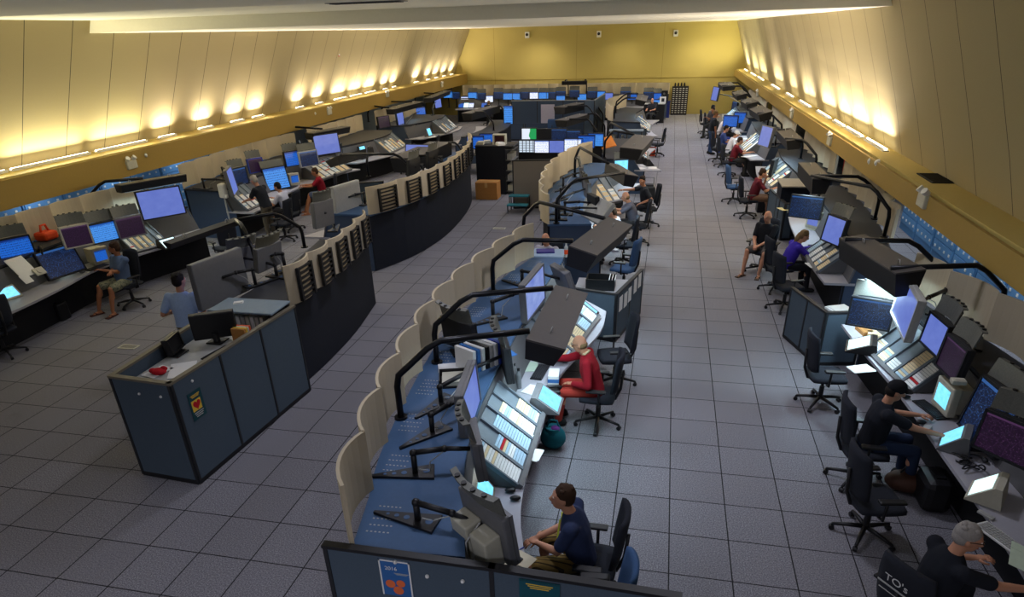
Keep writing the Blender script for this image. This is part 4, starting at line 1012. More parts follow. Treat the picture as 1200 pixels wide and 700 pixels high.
# right wall, nearest console
display('large pale screen hanging edge on under the near right hood', A(1060, 360, 1.68), 174, .95, .48, s_lilac, 4, False, A(1100, 368, 1.3), case=m_lgrey)
display('navy radar screen behind the near right strip board', A(1020, 368, 1.3), 250, .5, .36, s_navy, 6, True, V(3.1, 4.75, 1.3))
display('pale blue screen along the right console, first from the strips', A(1095, 392, 1.5), 186, .46, .36, s_lilac, 5, True, A(1120, 385, 1.3))
display('violet screen along the right console, second from the strips', A(1115, 420, 1.45), 186, .44, .36, s_purple, 5, True, A(1142, 405, 1.3))
display('big navy screen standing behind the black keyboard on the right', V(3.14, 1.7, 1.14), 188, .66, .58, s_navy, 8, True, None, stand=.385)
display('purple radar screen with bright bar at the right picture edge', A(1184, 517, 1.35), 222, .52, .36, s_purple, 6, True, A(1195, 480, 1.3))
# right wall, second console and beyond
display('navy screen facing the aisle beside the woman in purple', A(944, 243, 1.35), 245, .62, .42, s_navy, 4, False, A(958, 238, 1.3))
display('curved vented screen between the woman in purple and the hood', A(977, 270, 1.4), 205, .5, .45, s_lilac, 8, True, A(990, 262, 1.3))
display('pale blue screen hanging over the third right console', A(897, 160, 1.7), 200, .7, .55, s_lilac, 8, False, A(908, 172, 1.3), case=m_grey)
display('black cased display in front of the man in maroon on the right', A(905, 196, 1.15), 160, .5, .42, s_navy, 4, False, None, stand=.38)
display('blue screen in front of the man in white shirt', A(856, 142, 1.15), 245, .6, .42, s_blue, 4, False, None, stand=.38)
display('second blue screen in front of the man in white shirt', A(867, 138, 1.2), 245, .5, .42, s_blue, 4, False, None, stand=.43)
display('lilac screen hanging at the farthest right console', A(838, 110, 1.75), 200, .7, .6, s_lilac, 8, False, V(3.1, 30.6, 1.3))
display('dark screen below the lilac one at the farthest right console', V(2.75, 31.6, 1.2), 200, .5, .5, s_navy, 4, False, None, stand=.43)
# back wall
BW = [(525, 111, s_bright, 1), (534, 112, s_navy, 0), (545, 117, s_white, 0), (554, 112, s_bright, 1), (564, 113, s_navy, 1), (573, 116, s_white, 0), (584, 112, s_navy, 1), (595, 113, s_bright, 1), (606, 113, s_bright, 1),
      (615, 112, s_navy, 1), (625, 112, s_white, 1), (637, 112, s_bright, 1), (646, 112, s_navy, 1), (657, 111, s_navy, 1), (657, 116, s_bright, 0), (673, 110, s_navy, 1), (682, 114, s_bright, 0), (694, 111, s_navy, 1), (704, 111, s_bright, 0),
      (713, 113, s_lilac, 0), (733, 111, s_navy, 1), (741, 113, s_blue, 0), (760, 112, s_navy, 1), (769, 113, s_blue, 1), (770, 122, s_bright, 0)]
ordn = 'first second third fourth fifth sixth seventh eighth ninth tenth eleventh twelfth thirteenth fourteenth fifteenth sixteenth seventeenth eighteenth nineteenth twentieth twenty-first twenty-second twenty-third twenty-fourth twenty-fifth twenty-sixth'.split()
cn = {s_bright: 'sky blue', s_navy: 'dark blue', s_white: 'white', s_blue: 'blue', s_lilac: 'lilac'}
for i, (px, py, sc, vt) in enumerate(BW):
    Y = 37.1 if (px, py) not in ((657, 116), (770, 122)) else 36.6
    p = atY(px, py, Y); p.z = max(p.z, .98); display(f'{cn[sc]} screen in the back wall row, {ordn[i]} from the left', p, 270, .56 if vt else .5, .34, sc, 4, bool(vt), None, group='screens along the back wall', stand=(p.z - .765 if Y > 37 or True else 0))
for i, (px, py, sc) in enumerate([(539, 124, s_blue), (545, 124, s_tw), (551, 124, s_white), (566, 124, s_blue)]):
    p = atY(px, py, 36.5); touch_panel(f'{ordn[i]} small lit touch panel on the back left desk', V(p.x, 36.75, .765), 180, .3, .3, sc, m_dark)
# supervisor desk
SV = [(620, 157, s_split, .5), (638, 158, None, .5), (655, 158, s_navy, .5), (672, 160, s_navy, .45), (619, 172, s_grid, .62), (638, 172, s_white, .66), (654, 172, s_lilac, .6), (672, 170, s_white, .6), (687, 166, s_blue, .55), (698, 164, s_bright, .5)]
sn = ['green and white screen top left', 'switched off black screen in the upper row', 'dark screen with a green trace in the upper row', 'dark blue screen at the upper right', 'gridded dark screen lower left', 'white screen with window boxes in the lower middle', 'pale lilac screen right of the window boxes', 'bright white screen right of the lilac one', 'blue screen at the right', 'sky blue screen rightmost']
for i, (px, py, sc, w_) in enumerate(SV):
    p = atY(px, py, 18.4 if i > 3 else 18.6); display(sn[i] + ' on the supervisor desk', p, 272 - (6 if i > 7 else 0), w_, .38 if i > 3 else .34, sc or m_black, 2, False, None, stand=p.z - .76 if i > 3 else p.z - .76)
display('blue screen with a white line left of the dark cabinet', atY(557, 167, 20.2), 275, .62, .42, s_blue, 2, False, None, stand=atY(557, 167, 20.2).z - .76)
display('second blue screen behind the dark cabinet', atY(573, 163, 21.0), 275, .7, .36, s_blue, 2, False, None, stand=atY(573, 163, 21.0).z - .76)
display('narrow tall blue screen left of the blue partition', V(-7.6, 27.0, 1.4), 262, .42, .75, s_bright, 2, False, None, stand=.35)
# ================================================================ PARTITIONS AND FREE STANDING FURNITURE
TB = .76
partition('blue front partition with black cap at the bottom edge of the picture', [(-2.68, -1.62), (-1.36, -1.62), (-.03, -1.66)], 1.36, m_part, cap=m_black,
          tacks=[(0, .62, 1.2, -1), (0, .83, 1.2, -1), (0, .435, 1.3, -1)])
g = partition('tall blue cubicle with open top beside the left curved console', [(-6.5, 2.35), (-6.46, .56), (-5.64, .5), (-5.44, 2.95)], 1.4, m_part, splits=[2, 1, 3],
          tacks=[(1, .45, 1.22, -1), (1, .82, 1.22, -1), (1, .45, 1.22, 1), (0, .6, 1.25, -1), (2, .12, 1.28, 1), (2, .12, 1.28, -1)], name='cubicle')
def poster(label, c, x, w, h, mat, art):
    """x = direction along the poster, pinned flat on a screen"""
    M = frame((0, 0, 0), x); g = thing('poster', label, 'poster', c)
    MB().box((0, 0, 0), (w, .004, h), M).build('sheet', mat, g)
    for nm_, mt, cx, cz, ww, hh, kind in art:
        mb = MB()
        for s in (-1, 1):
            if kind == 'disc': mb.cyl(M @ V(cx, s * .003, cz), M @ V(cx, s * .0045, cz), ww, n=16)
            elif kind == 'lines':
                for j in range(3): mb.box((cx, s * .003, cz + hh * (.35 - .35 * j)), (ww * (1 - .15 * j), .002, hh * .16), M)
            elif kind == 'heart':
                pts = [(16 * math.sin(t) ** 3 / 34 * ww, (13 * math.cos(t) - 5 * math.cos(2 * t) - 2 * math.cos(3 * t) - math.cos(4 * t)) / 34 * hh) for t in [2 * PI * i / 28 for i in range(28)]]
                mb.add([M @ V(cx + a, s * .0045, cz + b) for a, b in pts] + [M @ V(cx + a, s * .003, cz + b) for a, b in pts], [list(range(28)), list(range(28, 56))])
            else: mb.box((cx, s * .003, cz), (ww, .002, hh), M)
        mb.build(nm_, mt, g)
    return g
def text(parent, s, size, M, mat, name='lettering'):
    c = bpy.data.curves.new(name, 'FONT'); c.body = s; c.size = size; c.align_x = 'CENTER'; c.align_y = 'CENTER'; c.extrude = .0006
    o = bpy.data.objects.new(name, c); COL.objects.link(o); dg = bpy.context.evaluated_depsgraph_get(); dg.update()
    me = bpy.data.meshes.new_from_object(o.evaluated_get(dg)); bpy.data.objects.remove(o); me.materials.clear(); me.materials.append(mat); me.transform(M)
    return link(name, me, parent)
m_tealp = P('poster_teal', '#123f46', .7); m_bluep = P('poster_blue', '#2f5f98', .7); m_oran = P('poster_orange', '#d8683a', .7); m_yel = P('poster_yellow', '#d9b23c', .7)
c_side = (V(-5.64, .5, 0) + (V(-5.44, 2.95, 0) - V(-5.64, .5, 0)) * .11); xs_ = (V(-5.44, 2.95, 0) - V(-5.64, .5, 0)).normalized(); nrm_ = V(xs_.y, -xs_.x, 0)
g = poster('dark teal poster with a red heart on the side of the blue cubicle', c_side + nrm_ * .031 + V(0, 0, .98), xs_, .22, .36, m_tealp, [('picture_panel', m_yel, -.01, .0, .15, .14, 'box'), ('heart', m_red, -.005, .005, .13, .14, 'heart'), ('text_lines', m_lgrey, 0, -.12, .15, .07, 'lines'), ('heading_lines', m_yel, 0, .12, .15, .04, 'lines')])
Mt = frame(nrm_ * .0035 + V(0, 0, .14), -xs_, (0, 0, 1)); 
def txm(p, right, upv=(0, 0, 1)):
    r = Vector(right).normalized(); u = Vector(upv); n = r.cross(u); M = Matrix((r, u, n)).transposed().to_4x4(); M.translation = Vector(p); return M
g = poster('blue poster with orange discs pinned on the front partition', V(-2.12, -1.6495, 1.13), V(1, 0, 0), .25, .36, m_bluep,
           [('orange_disc', m_oran, -.05, -.06, .04, 0, 'disc'), ('orange_disc', m_oran, .035, -.045, .036, 0, 'disc'), ('orange_disc', m_oran, .01, -.12, .042, 0, 'disc'), ('border_strip', m_white, 0, .174, .25, .012, 'box'), ('border_strip', m_white, -.119, 0, .012, .36, 'box'), ('border_strip', m_white, .119, 0, .012, .36, 'box'), ('subtitle_lines', m_lgrey, .05, .05, .12, .02, 'lines')])
text(g, '2016', .05, txm((-.03, -.0045, .1), (1, 0, 0)), m_white)
g = poster('teal notice with yellow writing on the right of the front partition', V(-1.0, -1.6675, 1.2), V(1, -.03, 0), .3, .24, P('notice_teal', '#0d4a55', .7), [('border_strip', m_tealp, 0, .11, .29, .012, 'box'), ('heading_lines', m_yel, 0, .065, .2, .05, 'lines')])
# low cubicle in the middle run
lowc = [at(722, 400, 0), at(747, 371, 0)]
a_, b_ = V(-.98, 5.5, 0), V(-.62, 6.85, 0)
partition('low blue partition with papers pinned on it beside the right aisle', [(-1.9, 5.75), (a_.x, a_.y), (b_.x, b_.y)], .88, m_part, splits=[1, 2], cap=m_dark)
nx = V(b_.y - a_.y, -(b_.x - a_.x), 0).normalized(); tx = (b_ - a_).normalized()
for i, (t, z) in enumerate([(.12, .66), (.3, .64), (.46, .66), (.68, .72), (.86, .74)]):
    c = a_ + (b_ - a_) * t + nx * .034; M = frame((0, 0, 0), tx)
    tag(MB().box((0, 0, 0), (.17, .004, .26), M).box((.005, .001, -.004), (.17, .002, .26), M).build('pinned_notice', m_paper, None, V(c.x, c.y, z)), f'white sheet pinned on the low blue partition, {ordn[i]} from the near end', 'paper', 'sheets pinned on the low partition')
g = thing('file_desk', 'small grey laminate desk inside the low blue cubicle', 'desk', (-1.3, 6.2, 0))
MB().bbox((0, .05, .73), (.9, .8, .03), .008).build('desk_top', m_desk, g)
for sx_ in (-1, 1):
    for sy_ in (-1, 1): MB().box((sx_ * .4, .05 + sy_ * .35, .36), (.04, .04, .71)).build('leg', m_dark, g)
g = thing('document_tray', 'black document bin holding white folders in the low cubicle', 'tray', (-1.3, 6.15, .746))
MB().box((0, 0, .008), (.5, .34, .015)).box((-.245, 0, .1), (.012, .34, .2)).box((.245, 0, .1), (.012, .34, .2)).box((0, -.165, .1), (.5, .012, .2)).box((0, .165, .1), (.5, .012, .2)).build('bin', m_black, g)
for i in range(3): MB().box((.12 + .05 * i, 0, .13), (.012, .28, .22), Matrix.Rotation(.15, 4, 'Y')).build('folder', m_paper, g)
# counter with folder, bald man behind
g = thing('rounded_counter', 'pale blue topped counter in front of the bald man', 'counter', (-2.35, 6.85, 0))
MB().bbox((0, 0, 1.12), (.62, .5, .04), .015).build('counter_top', P('pale_blue_laminate', '#8fa6bd', .5), g)
MB().bbox((0, .02, .55), (.54, .42, 1.09), .01).build('cabinet_body', m_partd, g)
tag(MB().box((0, 0, .01), (.34, .24, .018)).box((0, 0, .022), (.32, .22, .006)).build('folder', P('purple_folder', '#39357d', .6), None, (-2.42, 6.88, 1.142), (0, 0, .2)), 'purple folder lying on the pale blue counter', 'folder')
g = thing('water_bottle', 'clear bottle with orange label beside the pale blue counter', 'bottle', (-1.92, 6.1, 1.3))
MB().cyl((0, 0, 0), (0, 0, .17), .033).cyl((0, 0, .17), (0, 0, .21), .033, .014).cyl((0, 0, .21), (0, 0, .235), .015).build('bottle_body', m_lgrey, g)
MB().cyl((0, 0, .05), (0, 0, .13), .0345).build('label_band', m_orange, g)
# right partitions
pr_ = [at(920, 398, 0), at(952, 432, 0)]
partition('low blue partition in front of the empty chair on the right aisle', [(1.9, 6.15), (2.24, 5.1), (2.8, 5.2)], .9, m_part, splits=[2, 1], cap=m_dark)
partition('low blue partition beside the man in black shirt, right aisle', [at(897, 262, 0), at(914, 282, 0), at(914, 282, 0) + V(.22, .05, 0)], .92, m_part, splits=[2, 1], cap=m_dark)
tag(MB().box((0, 0, .02), (.34, .26, .04)).box((.01, 0, .046), (.3, .24, .01)).build('document_stack', m_paper, None, (2.52, 5.55, .765), (0, 0, .4)), 'white stack of papers behind the low right partition', 'papers')
# supervisor area
partition('beige fabric screen below the supervisor monitors', [(-4.78, 14.92), (-2.95, 15.25)], 1.42, P('beige_fabric', '#7c7468', .95, scale=90, bump=.3), cap=m_black)
g = thing('supervisor_desk', 'black supervisor desk carrying two rows of glowing screens', 'desk', (-4.1, 18.2, 0))
MB().bbox((0, 0, .74), (3.6, 1.3, .035), .01).build('desk_top', m_black, g); MB().box((0, .55, .36), (3.5, .04, .71)).build('modesty_panel', m_knee, g)
for s in (-1, 1): MB().box((s * 1.72, 0, .36), (.05, 1.2, .71)).build('end_panel', m_dark, g)
MB().box((0, .25, 1.05), (3.3, .04, .58)).build('monitor_rail', m_black, g)
g = thing('back_desk', 'black desk behind the dark cabinet with blue screens on it', 'desk', (-6.9, 20.7, 0))
MB().bbox((0, 0, .74), (2.2, 1.6, .035), .01).build('desk_top', m_black, g)
for s in (-1, 1): MB().box((s * 1.05, 0, .36), (.05, 1.5, .71)).build('end_panel', m_dark, g)
for i, (px, py, w_) in enumerate([(640, 181, .3), (655, 180, .4), (668, 179, .3)]):
    p = at(px, py, .775); paper(f'white document on the supervisor desk, {ordn[i]} from the left', V(-4.5 + .55 * i, 17.75, .759), 5 * i, w_, .26)
keyboard('keyboard in front of the white screens on the supervisor desk', V(-4.2, 17.95, .759), 0)
g = thing('dark_cabinet', 'tall dark cabinet with open shelf side behind the cardboard box', 'cabinet', (-5.85, 17.3, 0))
MB().box((-.1, 0, .76), (1.0, .85, 1.5)).build('cabinet_body', P('cabinet_dark_blue', '#161a24', .7), g)
MB().box((.03, 0, 1.525), (1.3, .9, .03)).build('cabinet_top', m_dark, g)
sh = MB()
for i in range(5): sh.box((.53, 0, .1 + .33 * i), (.26, .82, .02))
sh.box((.53, .41, .76), (.26, .02, 1.5)); sh.build('shelf', m_grey, g)
for i in range(4):
    for j in range(5): tag(MB().box((0, 0, .09), (.18, .05, .18)).box((.092, 0, .1), (.004, .04, .1)).build('folder', [m_beige, m_lgrey][(i + j) % 2], None, (-5.33, 17.0 + .14 * j, .111 + .33 * i)), 'pale folder standing on the open shelves of the dark cabinet', 'folder', 'folders on the dark cabinet shelves')
g = thing('framed_box', 'beige box frame standing on top of the dark cabinet', 'box', (-5.7, 17.2, 1.542))
MB().box((-.2, 0, .16), (.04, .2, .32)).box((.2, 0, .16), (.04, .2, .32)).box((0, 0, .3), (.36, .2, .04)).box((0, 0, .02), (.36, .2, .04)).build('frame', m_beige, g); MB().box((0, .08, .16), (.36, .02, .24)).build('inset', P('dusky_red', '#5c3436', .8), g)
for i, (dx, dy) in enumerate([(-.5, -.1), (-.35, .15), (.2, -.25)]):
    tag(MB().box((0, 0, .03), (.24, .3, .06)).box((.01, .01, .075), (.22, .26, .03)).build('document_pile', [m_beige, m_lgrey, m_paper][i], None, (-5.85 + dx, 17.3 + dy, 1.541), (0, 0, .3 * i)), ['beige papers on the left of the dark cabinet top', 'grey papers at the back of the dark cabinet top', 'white papers at the right front of the dark cabinet top'][i], 'papers')
g = thing('cardboard_box', 'brown cardboard box on the floor before the dark cabinet', 'box', (-5.93, 16.3, 0))
MB().bbox((0, 0, .27), (.72, .5, .54), .008).build('carton', m_wood, g); MB().box((0, 0, .545), (.72, .09, .006)).box((0, -.2515, .46), (.09, .003, .16)).build('packing_tape', P('tape_tan', '#c29a5c', .4), g)
g = thing('step_stool', 'teal two step stool beside the beige screen', 'step stool', (-4.55, 14.55, 0))
m_tealpl = P('teal_plastic', '#2e7f8e', .5)
MB().bbox((0, .14, .45), (.6, .26, .04), .01).build('upper_step', m_tealpl, g); MB().bbox((0, -.14, .24), (.62, .26, .04), .01).build('lower_step', m_tealpl, g)
for s in (-1, 1): MB().tube([(s * .28, -.25, 0), (s * .28, -.25, .24), (s * .28, .02, .24), (s * .28, .02, .45), (s * .28, .25, .45), (s * .28, .25, 0)], .016, 8).build('frame_side', m_dark, g)
# back partitions, cabinet, rack
partition('wide blue grey partition wall with a white sheet, in front of the back row', [(-8.3, 31.0), (-4.3, 31.0)], 1.66, m_partd, splits=[3], cap=m_lgrey)
tag(MB().box((0, 0, 0), (.7, .02, .98)).box((0, -.011, 0), (.66, .004, .94)).build('wall_sheet', P('sheet_lilac', '#b9b6cc', .8), None, (-6.42, 30.955, .98)), 'white sheet board fixed on the blue grey partition', 'board')
partition('tall narrow grey blue partition return at the right of the white sheet wall', [(-4.15, 27.5), (-3.7, 27.5), (-3.55, 31)], 1.95, m_part, cap=m_grey)
for i, (x0, x1, h_) in enumerate([(-8.75, -7.3, .8), (-7.2, -5.8, .8)]):
    partition(['blue desk screen left, before the white sheet', 'blue desk screen right, before the white sheet'][i], [(x0, 29.0), (x1, 29.0)], h_, m_partd, cap=m_partd)
g = thing('drawer_rack', 'black rack of small labelled drawers against the yellow back wall', 'rack', (.2, 39.95, 0))
MB().box((0, .05, .8), (.96, .36, 1.6)).build('rack_frame', m_black, g)
for r in range(13):
    for c in range(5):
        d_ = MB().box((-.37 + .185 * c, -.15, .12 + r * .113), (.165, .04, .09)).build('drawer', m_dark, g); MB().box((-.37 + .185 * c, -.173, .135 + r * .113), (.11, .008, .035)).build('drawer_label', m_white, d_)
for i in range(4): tag(MB().cyl((0, 0, 0), (0, 0, .16), .05).cyl((0, 0, .16), (0, 0, .2), .03).build('canister', m_black, None, (-.12 + .18 * i, 39.95, 1.601)), f'black canister on top of the drawer rack, {ordn[i]} from the left', 'canister', 'canisters on the drawer rack')
def bin_(label, loc, col, w, d, h_):
    g = thing('waste_bin', label, 'bin', loc)
    MB().prism([(-w / 2, -d / 2), (w / 2, -d / 2), (w / 2, d / 2), (-w / 2, d / 2)], 0, h_ - .03).build('bin_body', col, g)
    MB().box((0, -d / 2, h_ - .02), (w + .05, .03, .05)).box((0, d / 2, h_ - .02), (w + .05, .03, .05)).box((-w / 2, 0, h_ - .02), (.03, d, .05)).box((w / 2, 0, h_ - .02), (.03, d, .05)).build('rim', col, g)
    MB().box((0, 0, h_ - .025), (w - .03, d - .03, .01)).build('liner', m_dark, g); return g
bin_('blue waste bin left of the drawer rack', (-.62, 38.6, 0), P('navy_plastic', '#24327a', .5), .55, .5, .9)
p = at(915, 250, 0); bin_('blue recycling bin behind the low right partition', at(915, 240, 0) + V(0, 0, 0), m_blue, .45, .4, .62)
g = thing('side_counter', 'black counter near the drawer rack with a framed notice on it', 'counter', (-1.2, 36.0, 0)); 
MB().bbox((0, 0, 1.0), (1.2, .5, .04), .01).build('counter_top', m_lgrey, g); MB().box((0, 0, .49), (1.15, .45, .97)).build('counter_body', m_black, g)
g = thing('framed_notice', 'framed white notice standing on the black counter', 'notice', (-.75, 35.95, 1.022)); MB().box((0, 0, .17), (.34, .03, .34)).build('frame', m_white, g); MB().box((0, -.018, .17), (.16, .005, .18)).build('print', m_dark, g)
g = thing('floor_speaker', 'black box speaker on a stand beside the drawer rack', 'speaker', (-.72, 37.6, 0)); MB().box((0, 0, 1.22), (.42, .36, .66)).build('cabinet', m_black, g); MB().cyl((0, 0, 0), (0, 0, .9), .04).cyl((0, 0, 0), (0, 0, .03), .2).build('stand', m_dark, g); MB().cyl((0, -.18, 1.12), (0, -.19, 1.12), .13).build('speaker_cone', m_grey, g); MB().cyl((0, -.18, 1.4), (0, -.19, 1.4), .06).build('speaker_cone', m_grey, g)
g = thing('shelf_counter', 'blue grey counter with open shelves near the fourth middle console', 'counter', (-1.95, 22.9, 0))
MB().bbox((0, 0, 1.25), (1.35, .5, .04), .01).build('counter_top', P('counter_blue_grey', '#6c7c8a', .5), g)
for x_ in (-.62, -.3, .05, .62): MB().box((x_, 0, .62), (.04, .46, 1.22)).build('upright', m_dark, g)
MB().box((0, 0, .75), (1.22, .44, .025)).build('shelf', m_dark, g); MB().box((.34, 0, .6), (.52, .42, 1.2)).build('blue_door', m_part, g)
tag(MB().cyl((0, 0, 0), (0, 0, .33), .1).cyl((0, 0, .33), (0, 0, .34), .04).build('paper_roll', m_lgrey, None, (-2.41, 22.9, .764)), 'thick pale roll standing in the shelves of the blue grey counter', 'roll'); tag(MB().cyl((0, 0, 0), (0, 0, .31), .05).cyl((0, 0, .31), (0, 0, .32), .02).build('paper_roll', m_lgrey, None, (-2.08, 22.9, .764)), 'thin pale roll standing in the shelves of the blue grey counter', 'roll')
# end of third middle console
g = thing('console_end_frame', 'grey tube frame at the dark end of the third middle console', 'frame', (-.75, 16.95, 0))
MB().tube([(-.28, 0, 0), (-.28, 0, .6), (.1, 0, .6), (.1, 0, 0)], .025, 8).build('tube_frame', m_grey, g)
tag(MB().bbox((0, 0, .2), (.42, .3, .4), .05).bbox((0, 0, .42), (.3, .2, .06), .02).build('computer_tower', m_black, None, (-.8, 17.15 - .45, 0)), 'black computer case on the floor under the third middle console', 'computer')
tag(MB().box((0, 0, 0), (.5, .7, .012)).box((0, .0, .012), (.46, .66, .008)).build('orange_folder', m_orange if 0 else P('folder_orange', '#c9782e', .7), None, at(711, 167, 1.4), (.35, -.2, .3)), 'large orange folder propped on the dark deck of the third middle console', 'folder')
bin_('orange bag on the floor under the black chair near the back', (-.95, 24.9, 0), P('bag_orange', '#d2481e', .7), .3, .26, .32)
# ================================================================ CUBICLE CONTENT
g = thing('cubicle_desk', 'white topped desk inside the tall blue cubicle', 'desk', (-6.05, 1.5, 0))
MB().bbox((0, 0, 1.23), (.7, 1.7, .03), .008).build('desk_top', m_lgrey, g)
for s in (-1, 1):
    for t in (-1, 1): MB().box((s * .3, t * .78, .61), (.04, .04, 1.21)).build('leg', m_dark, g)
zt = 1.247
display('black monitor seen from behind inside the blue cubicle', V(-6.02, 1.95, 1.5), 120, .5, .3, s_navy, 5, False, None, case=m_black, stand=.25)
display('small black phone screen on the left inside the blue cubicle', V(-6.3, 1.5, 1.4), 10, .26, .16, m_black, 10, False, None, case=m_black, stand=.15, name='desk_phone')
tag(MB().sph((0, 0, .035), (.1, .07, .04), 14, 8).sph((.05, .04, .06), (.05, .03, .03), 10, 6).sph((-.06, -.02, .05), (.05, .04, .03), 10, 6).build('red_cloth', m_red, None, (-6.16, .95, zt)), 'crumpled red cloth in the near corner of the blue cubicle', 'cloth')
paper('white papers spread on the cubicle desk', V(-5.95, 1.1, zt), 30, .3, .42); paper('second white paper by the red cloth in the cubicle', V(-6.22, 1.0, zt), -15)
keyboard('black keyboard tray stack against the cubicle side', V(-5.78, 1.6, zt), 80)
for i in range(4): tag(MB().box((0, 0, .1), (.2, .028, .2)).box((-.1, 0, .1), (.004, .02, .14)).build('book', [m_wood, m_yel, m_beige, m_orange][i], None, (-5.68, 1.95 + .04 * i, zt)), ['brown', 'yellow', 'beige', 'orange'][i] + ' book standing by the black monitor in the cubicle', 'book', 'books in the blue cubicle')
g = thing('binder_shelf', 'grey topped shelf box with binders at the end of the blue cubicle', 'shelf', (-5.98, 2.72, 0))
MB().bbox((0, 0, 1.45), (1.0, .52, .03), .01).build('shelf_top', P('shelf_blue_grey', '#71838f', .5), g); MB().box((0, .22, .72), (.96, .03, 1.4)).box((-.47, 0, .72), (.03, .46, 1.4)).box((.43, -.02, .72), (.03, .42, 1.4)).box((0, 0, 1.1), (.92, .44, .02)).build('shelf_box', m_dark, g)
for i in range(9): tag(MB().box((0, 0, .13), (.05, .2, .26)).box((0, -.1, .18), (.03, .004, .08)).build('ring_binder', [m_white, m_lgrey, m_beige][i % 3], None, (-6.3 + .075 * i, 2.62, 1.112)), f'white or grey binder under the shelf top at the cubicle end, {ordn[i]} from the left', 'binder', 'binders in the cubicle shelf')
tag(MB().box((0, 0, .01), (.14, .1, .02)).box((0, 0, .025), (.12, .08, .01)).build('glasses_case', m_white, None, (-6.2, 2.8, 1.446), (0, 0, .5)), 'small white case on the grey shelf top of the cubicle', 'case')
# ================================================================ DESK ITEMS, MIDDLE RUN
D = .762
def on(px, py, z=D): return at(px, py, z)
keyboard('black keyboard below the first dark hood by the red jacket man', on(633, 437), 85); paper('green tinted paper behind the black keyboard', on(621, 430), 10, .2, .3, P('green_paper', '#b9cdb9', .8))
g = thing('tissue_box', 'white and blue tissue box at the desk edge by the red jacket man', 'box', on(649, 446), .1); MB().bbox((0, 0, .06), (.14, .24, .12), .006).build('carton', m_white, g); MB().box((-.0, 0, .05), (.146, .246, .05)).build('blue_band', m_bluep, g)
paper('white papers fanned in the middle of the curved desk', on(629, 459), 70, .24, .34); paper('white sheet at the desk edge below the fanned papers', on(637, 477), 85, .24, .3)
paper('white sheet beside the white mouse on the curved desk', on(621, 533), 80, .22, .24)
paper('white sheet under the nearest display, desk end', on(568, 655), 20, .3, .4); paper('cream printed sheet with a phone on it, desk end', on(602, 657), 60, .24, .3, P('cream_sheet', '#cfc6ac', .8)); paper('white sheet touching the front partition', on(610, 682), 75, .3, .22)
mouse('white mouse by the lit strips', on(624, 515), 20, m_white); mouse('black mouse on the curved desk, farther one', on(598, 577), 10); mouse('black mouse on the curved desk, nearer one', on(604, 586), 15)
tag(MB().bbox((0, 0, .008), (.07, .14, .014), .006).box((0, 0, .0155), (.06, .11, .001)).build('mobile_phone', m_black, None, on(604, 660) + V(0, 0, .007), (0, 0, -.5)), 'black mobile phone on the cream sheet', 'phone')
for px, py, m_, l_ in ((603, 569, m_red, 'red pen beside the black mice'), (607, 646, m_blue, 'blue pen near the mobile phone')):
    tag(MB().cyl((-.07, 0, .005), (.06, 0, .005), .005, n=8).cyl((.06, 0, .005), (.075, 0, .005), .005, .001, 8).build('pen', m_, None, on(px, py), (0, 0, .1 if m_ is m_red else .9)), l_, 'pen')
for i, (px, py) in enumerate([(603, 449), (608, 455)]):
    g = thing('drink_bottle', ['dark grey bottle behind the lit strips, left one', 'dark grey bottle behind the lit strips, right one'][i], 'bottle', on(px, py)); MB().cyl((0, 0, 0), (0, 0, .2), .036).cyl((0, 0, .2), (0, 0, .25), .036, .016).build('bottle_body', m_grey, g); MB().cyl((0, 0, .25), (0, 0, .28), .018).build('bottle_cap', m_black, g)
touch_panel('beige touch panel with pale cyan screen beside the black mice', on(581, 588) + V(-.12, 0, 0), -80, .28, .24, s_cyan, m_beige, 58)
touch_panel('slanted touch screen leaning at the right end of the lit strips', V(-1.45, 1.78, D), -90, .34, .28, s_cyan, m_grey, 35)
touch_panel('small bright touch screen beside the low cubicle on the curved desk', on(692, 370) + V(0, -.05, 0), -100, .3, .26, s_cyan, m_dark, 35)
g = thing('phone_handset', 'black phone handset on a cradle at the end of the lit strips', 'phone', V(-1.52, 2.12, D), .3); MB().bbox((0, 0, .03), (.2, .16, .06), .02).build('cradle', m_black, g); MB().tube([(-.11, 0, .07), (-.07, 0, .1), (.07, 0, .1), (.11, 0, .07)], [.03, .02, .02, .03], 8).build('handset', m_black, g)
for i in range(7): 
    q = V(-2.45 + .04 * i, 1.55 + .05 * i, 1.303)
    tag(MB().box((0, 0, .14), (.3, .045, .28)).box((.15, 0, .16), (.004, .03, .1)).build('ring_binder', [m_white, m_bluep, m_white, m_black, m_lgrey, m_white, m_blue][i], None, q, (0, .15 * (i % 3 - 1) * 0, -.5)), ['first white', 'blue', 'second white', 'black', 'grey', 'third white', 'dark blue'][i] + ' binder in the row standing on the blue deck', 'binder', 'binders on the blue deck')
paper('open magazine with blue cover on the blue deck', V(-2.25, 2.0, 1.302), 40, .5, .34, m_bluep); paper('white papers leaning out beside the deck binders', V(-2.62, 1.5, 1.302), 20, .3, .4)
g = thing('paper_tray', 'black paper tray holding beige folders on the blue deck', 'tray', (-2.45, 1.25, 1.301), .3); MB().box((0, 0, .01), (.44, .3, .015)).box((0, .15, .05), (.44, .012, .1)).box((-.22, 0, .05), (.012, .3, .1)).build('tray', m_black, g); MB().box((0, 0, .045), (.38, .26, .05)).build('folders', m_beige, g)
g = thing('teal_bag', 'teal bag on the floor under the curved desk', 'bag', at(648, 525, 0)); k = MB().sph((0, 0, .17), (.17, .13, .17), 16, 10); k.cyl((0, 0, .17), (0, 0, .32), .13, .1); k.build('bag_body', m_teal, g); MB().tube([(-.08, 0, .3), (-.05, 0, .42), (.05, 0, .42), (.08, 0, .3)], .012, 8).build('handle', m_teal, g); MB().sph((.03, -.02, .3), (.07, .06, .05)).build('purple_contents', P('purple_cloth', '#6d3a86', .9), g)
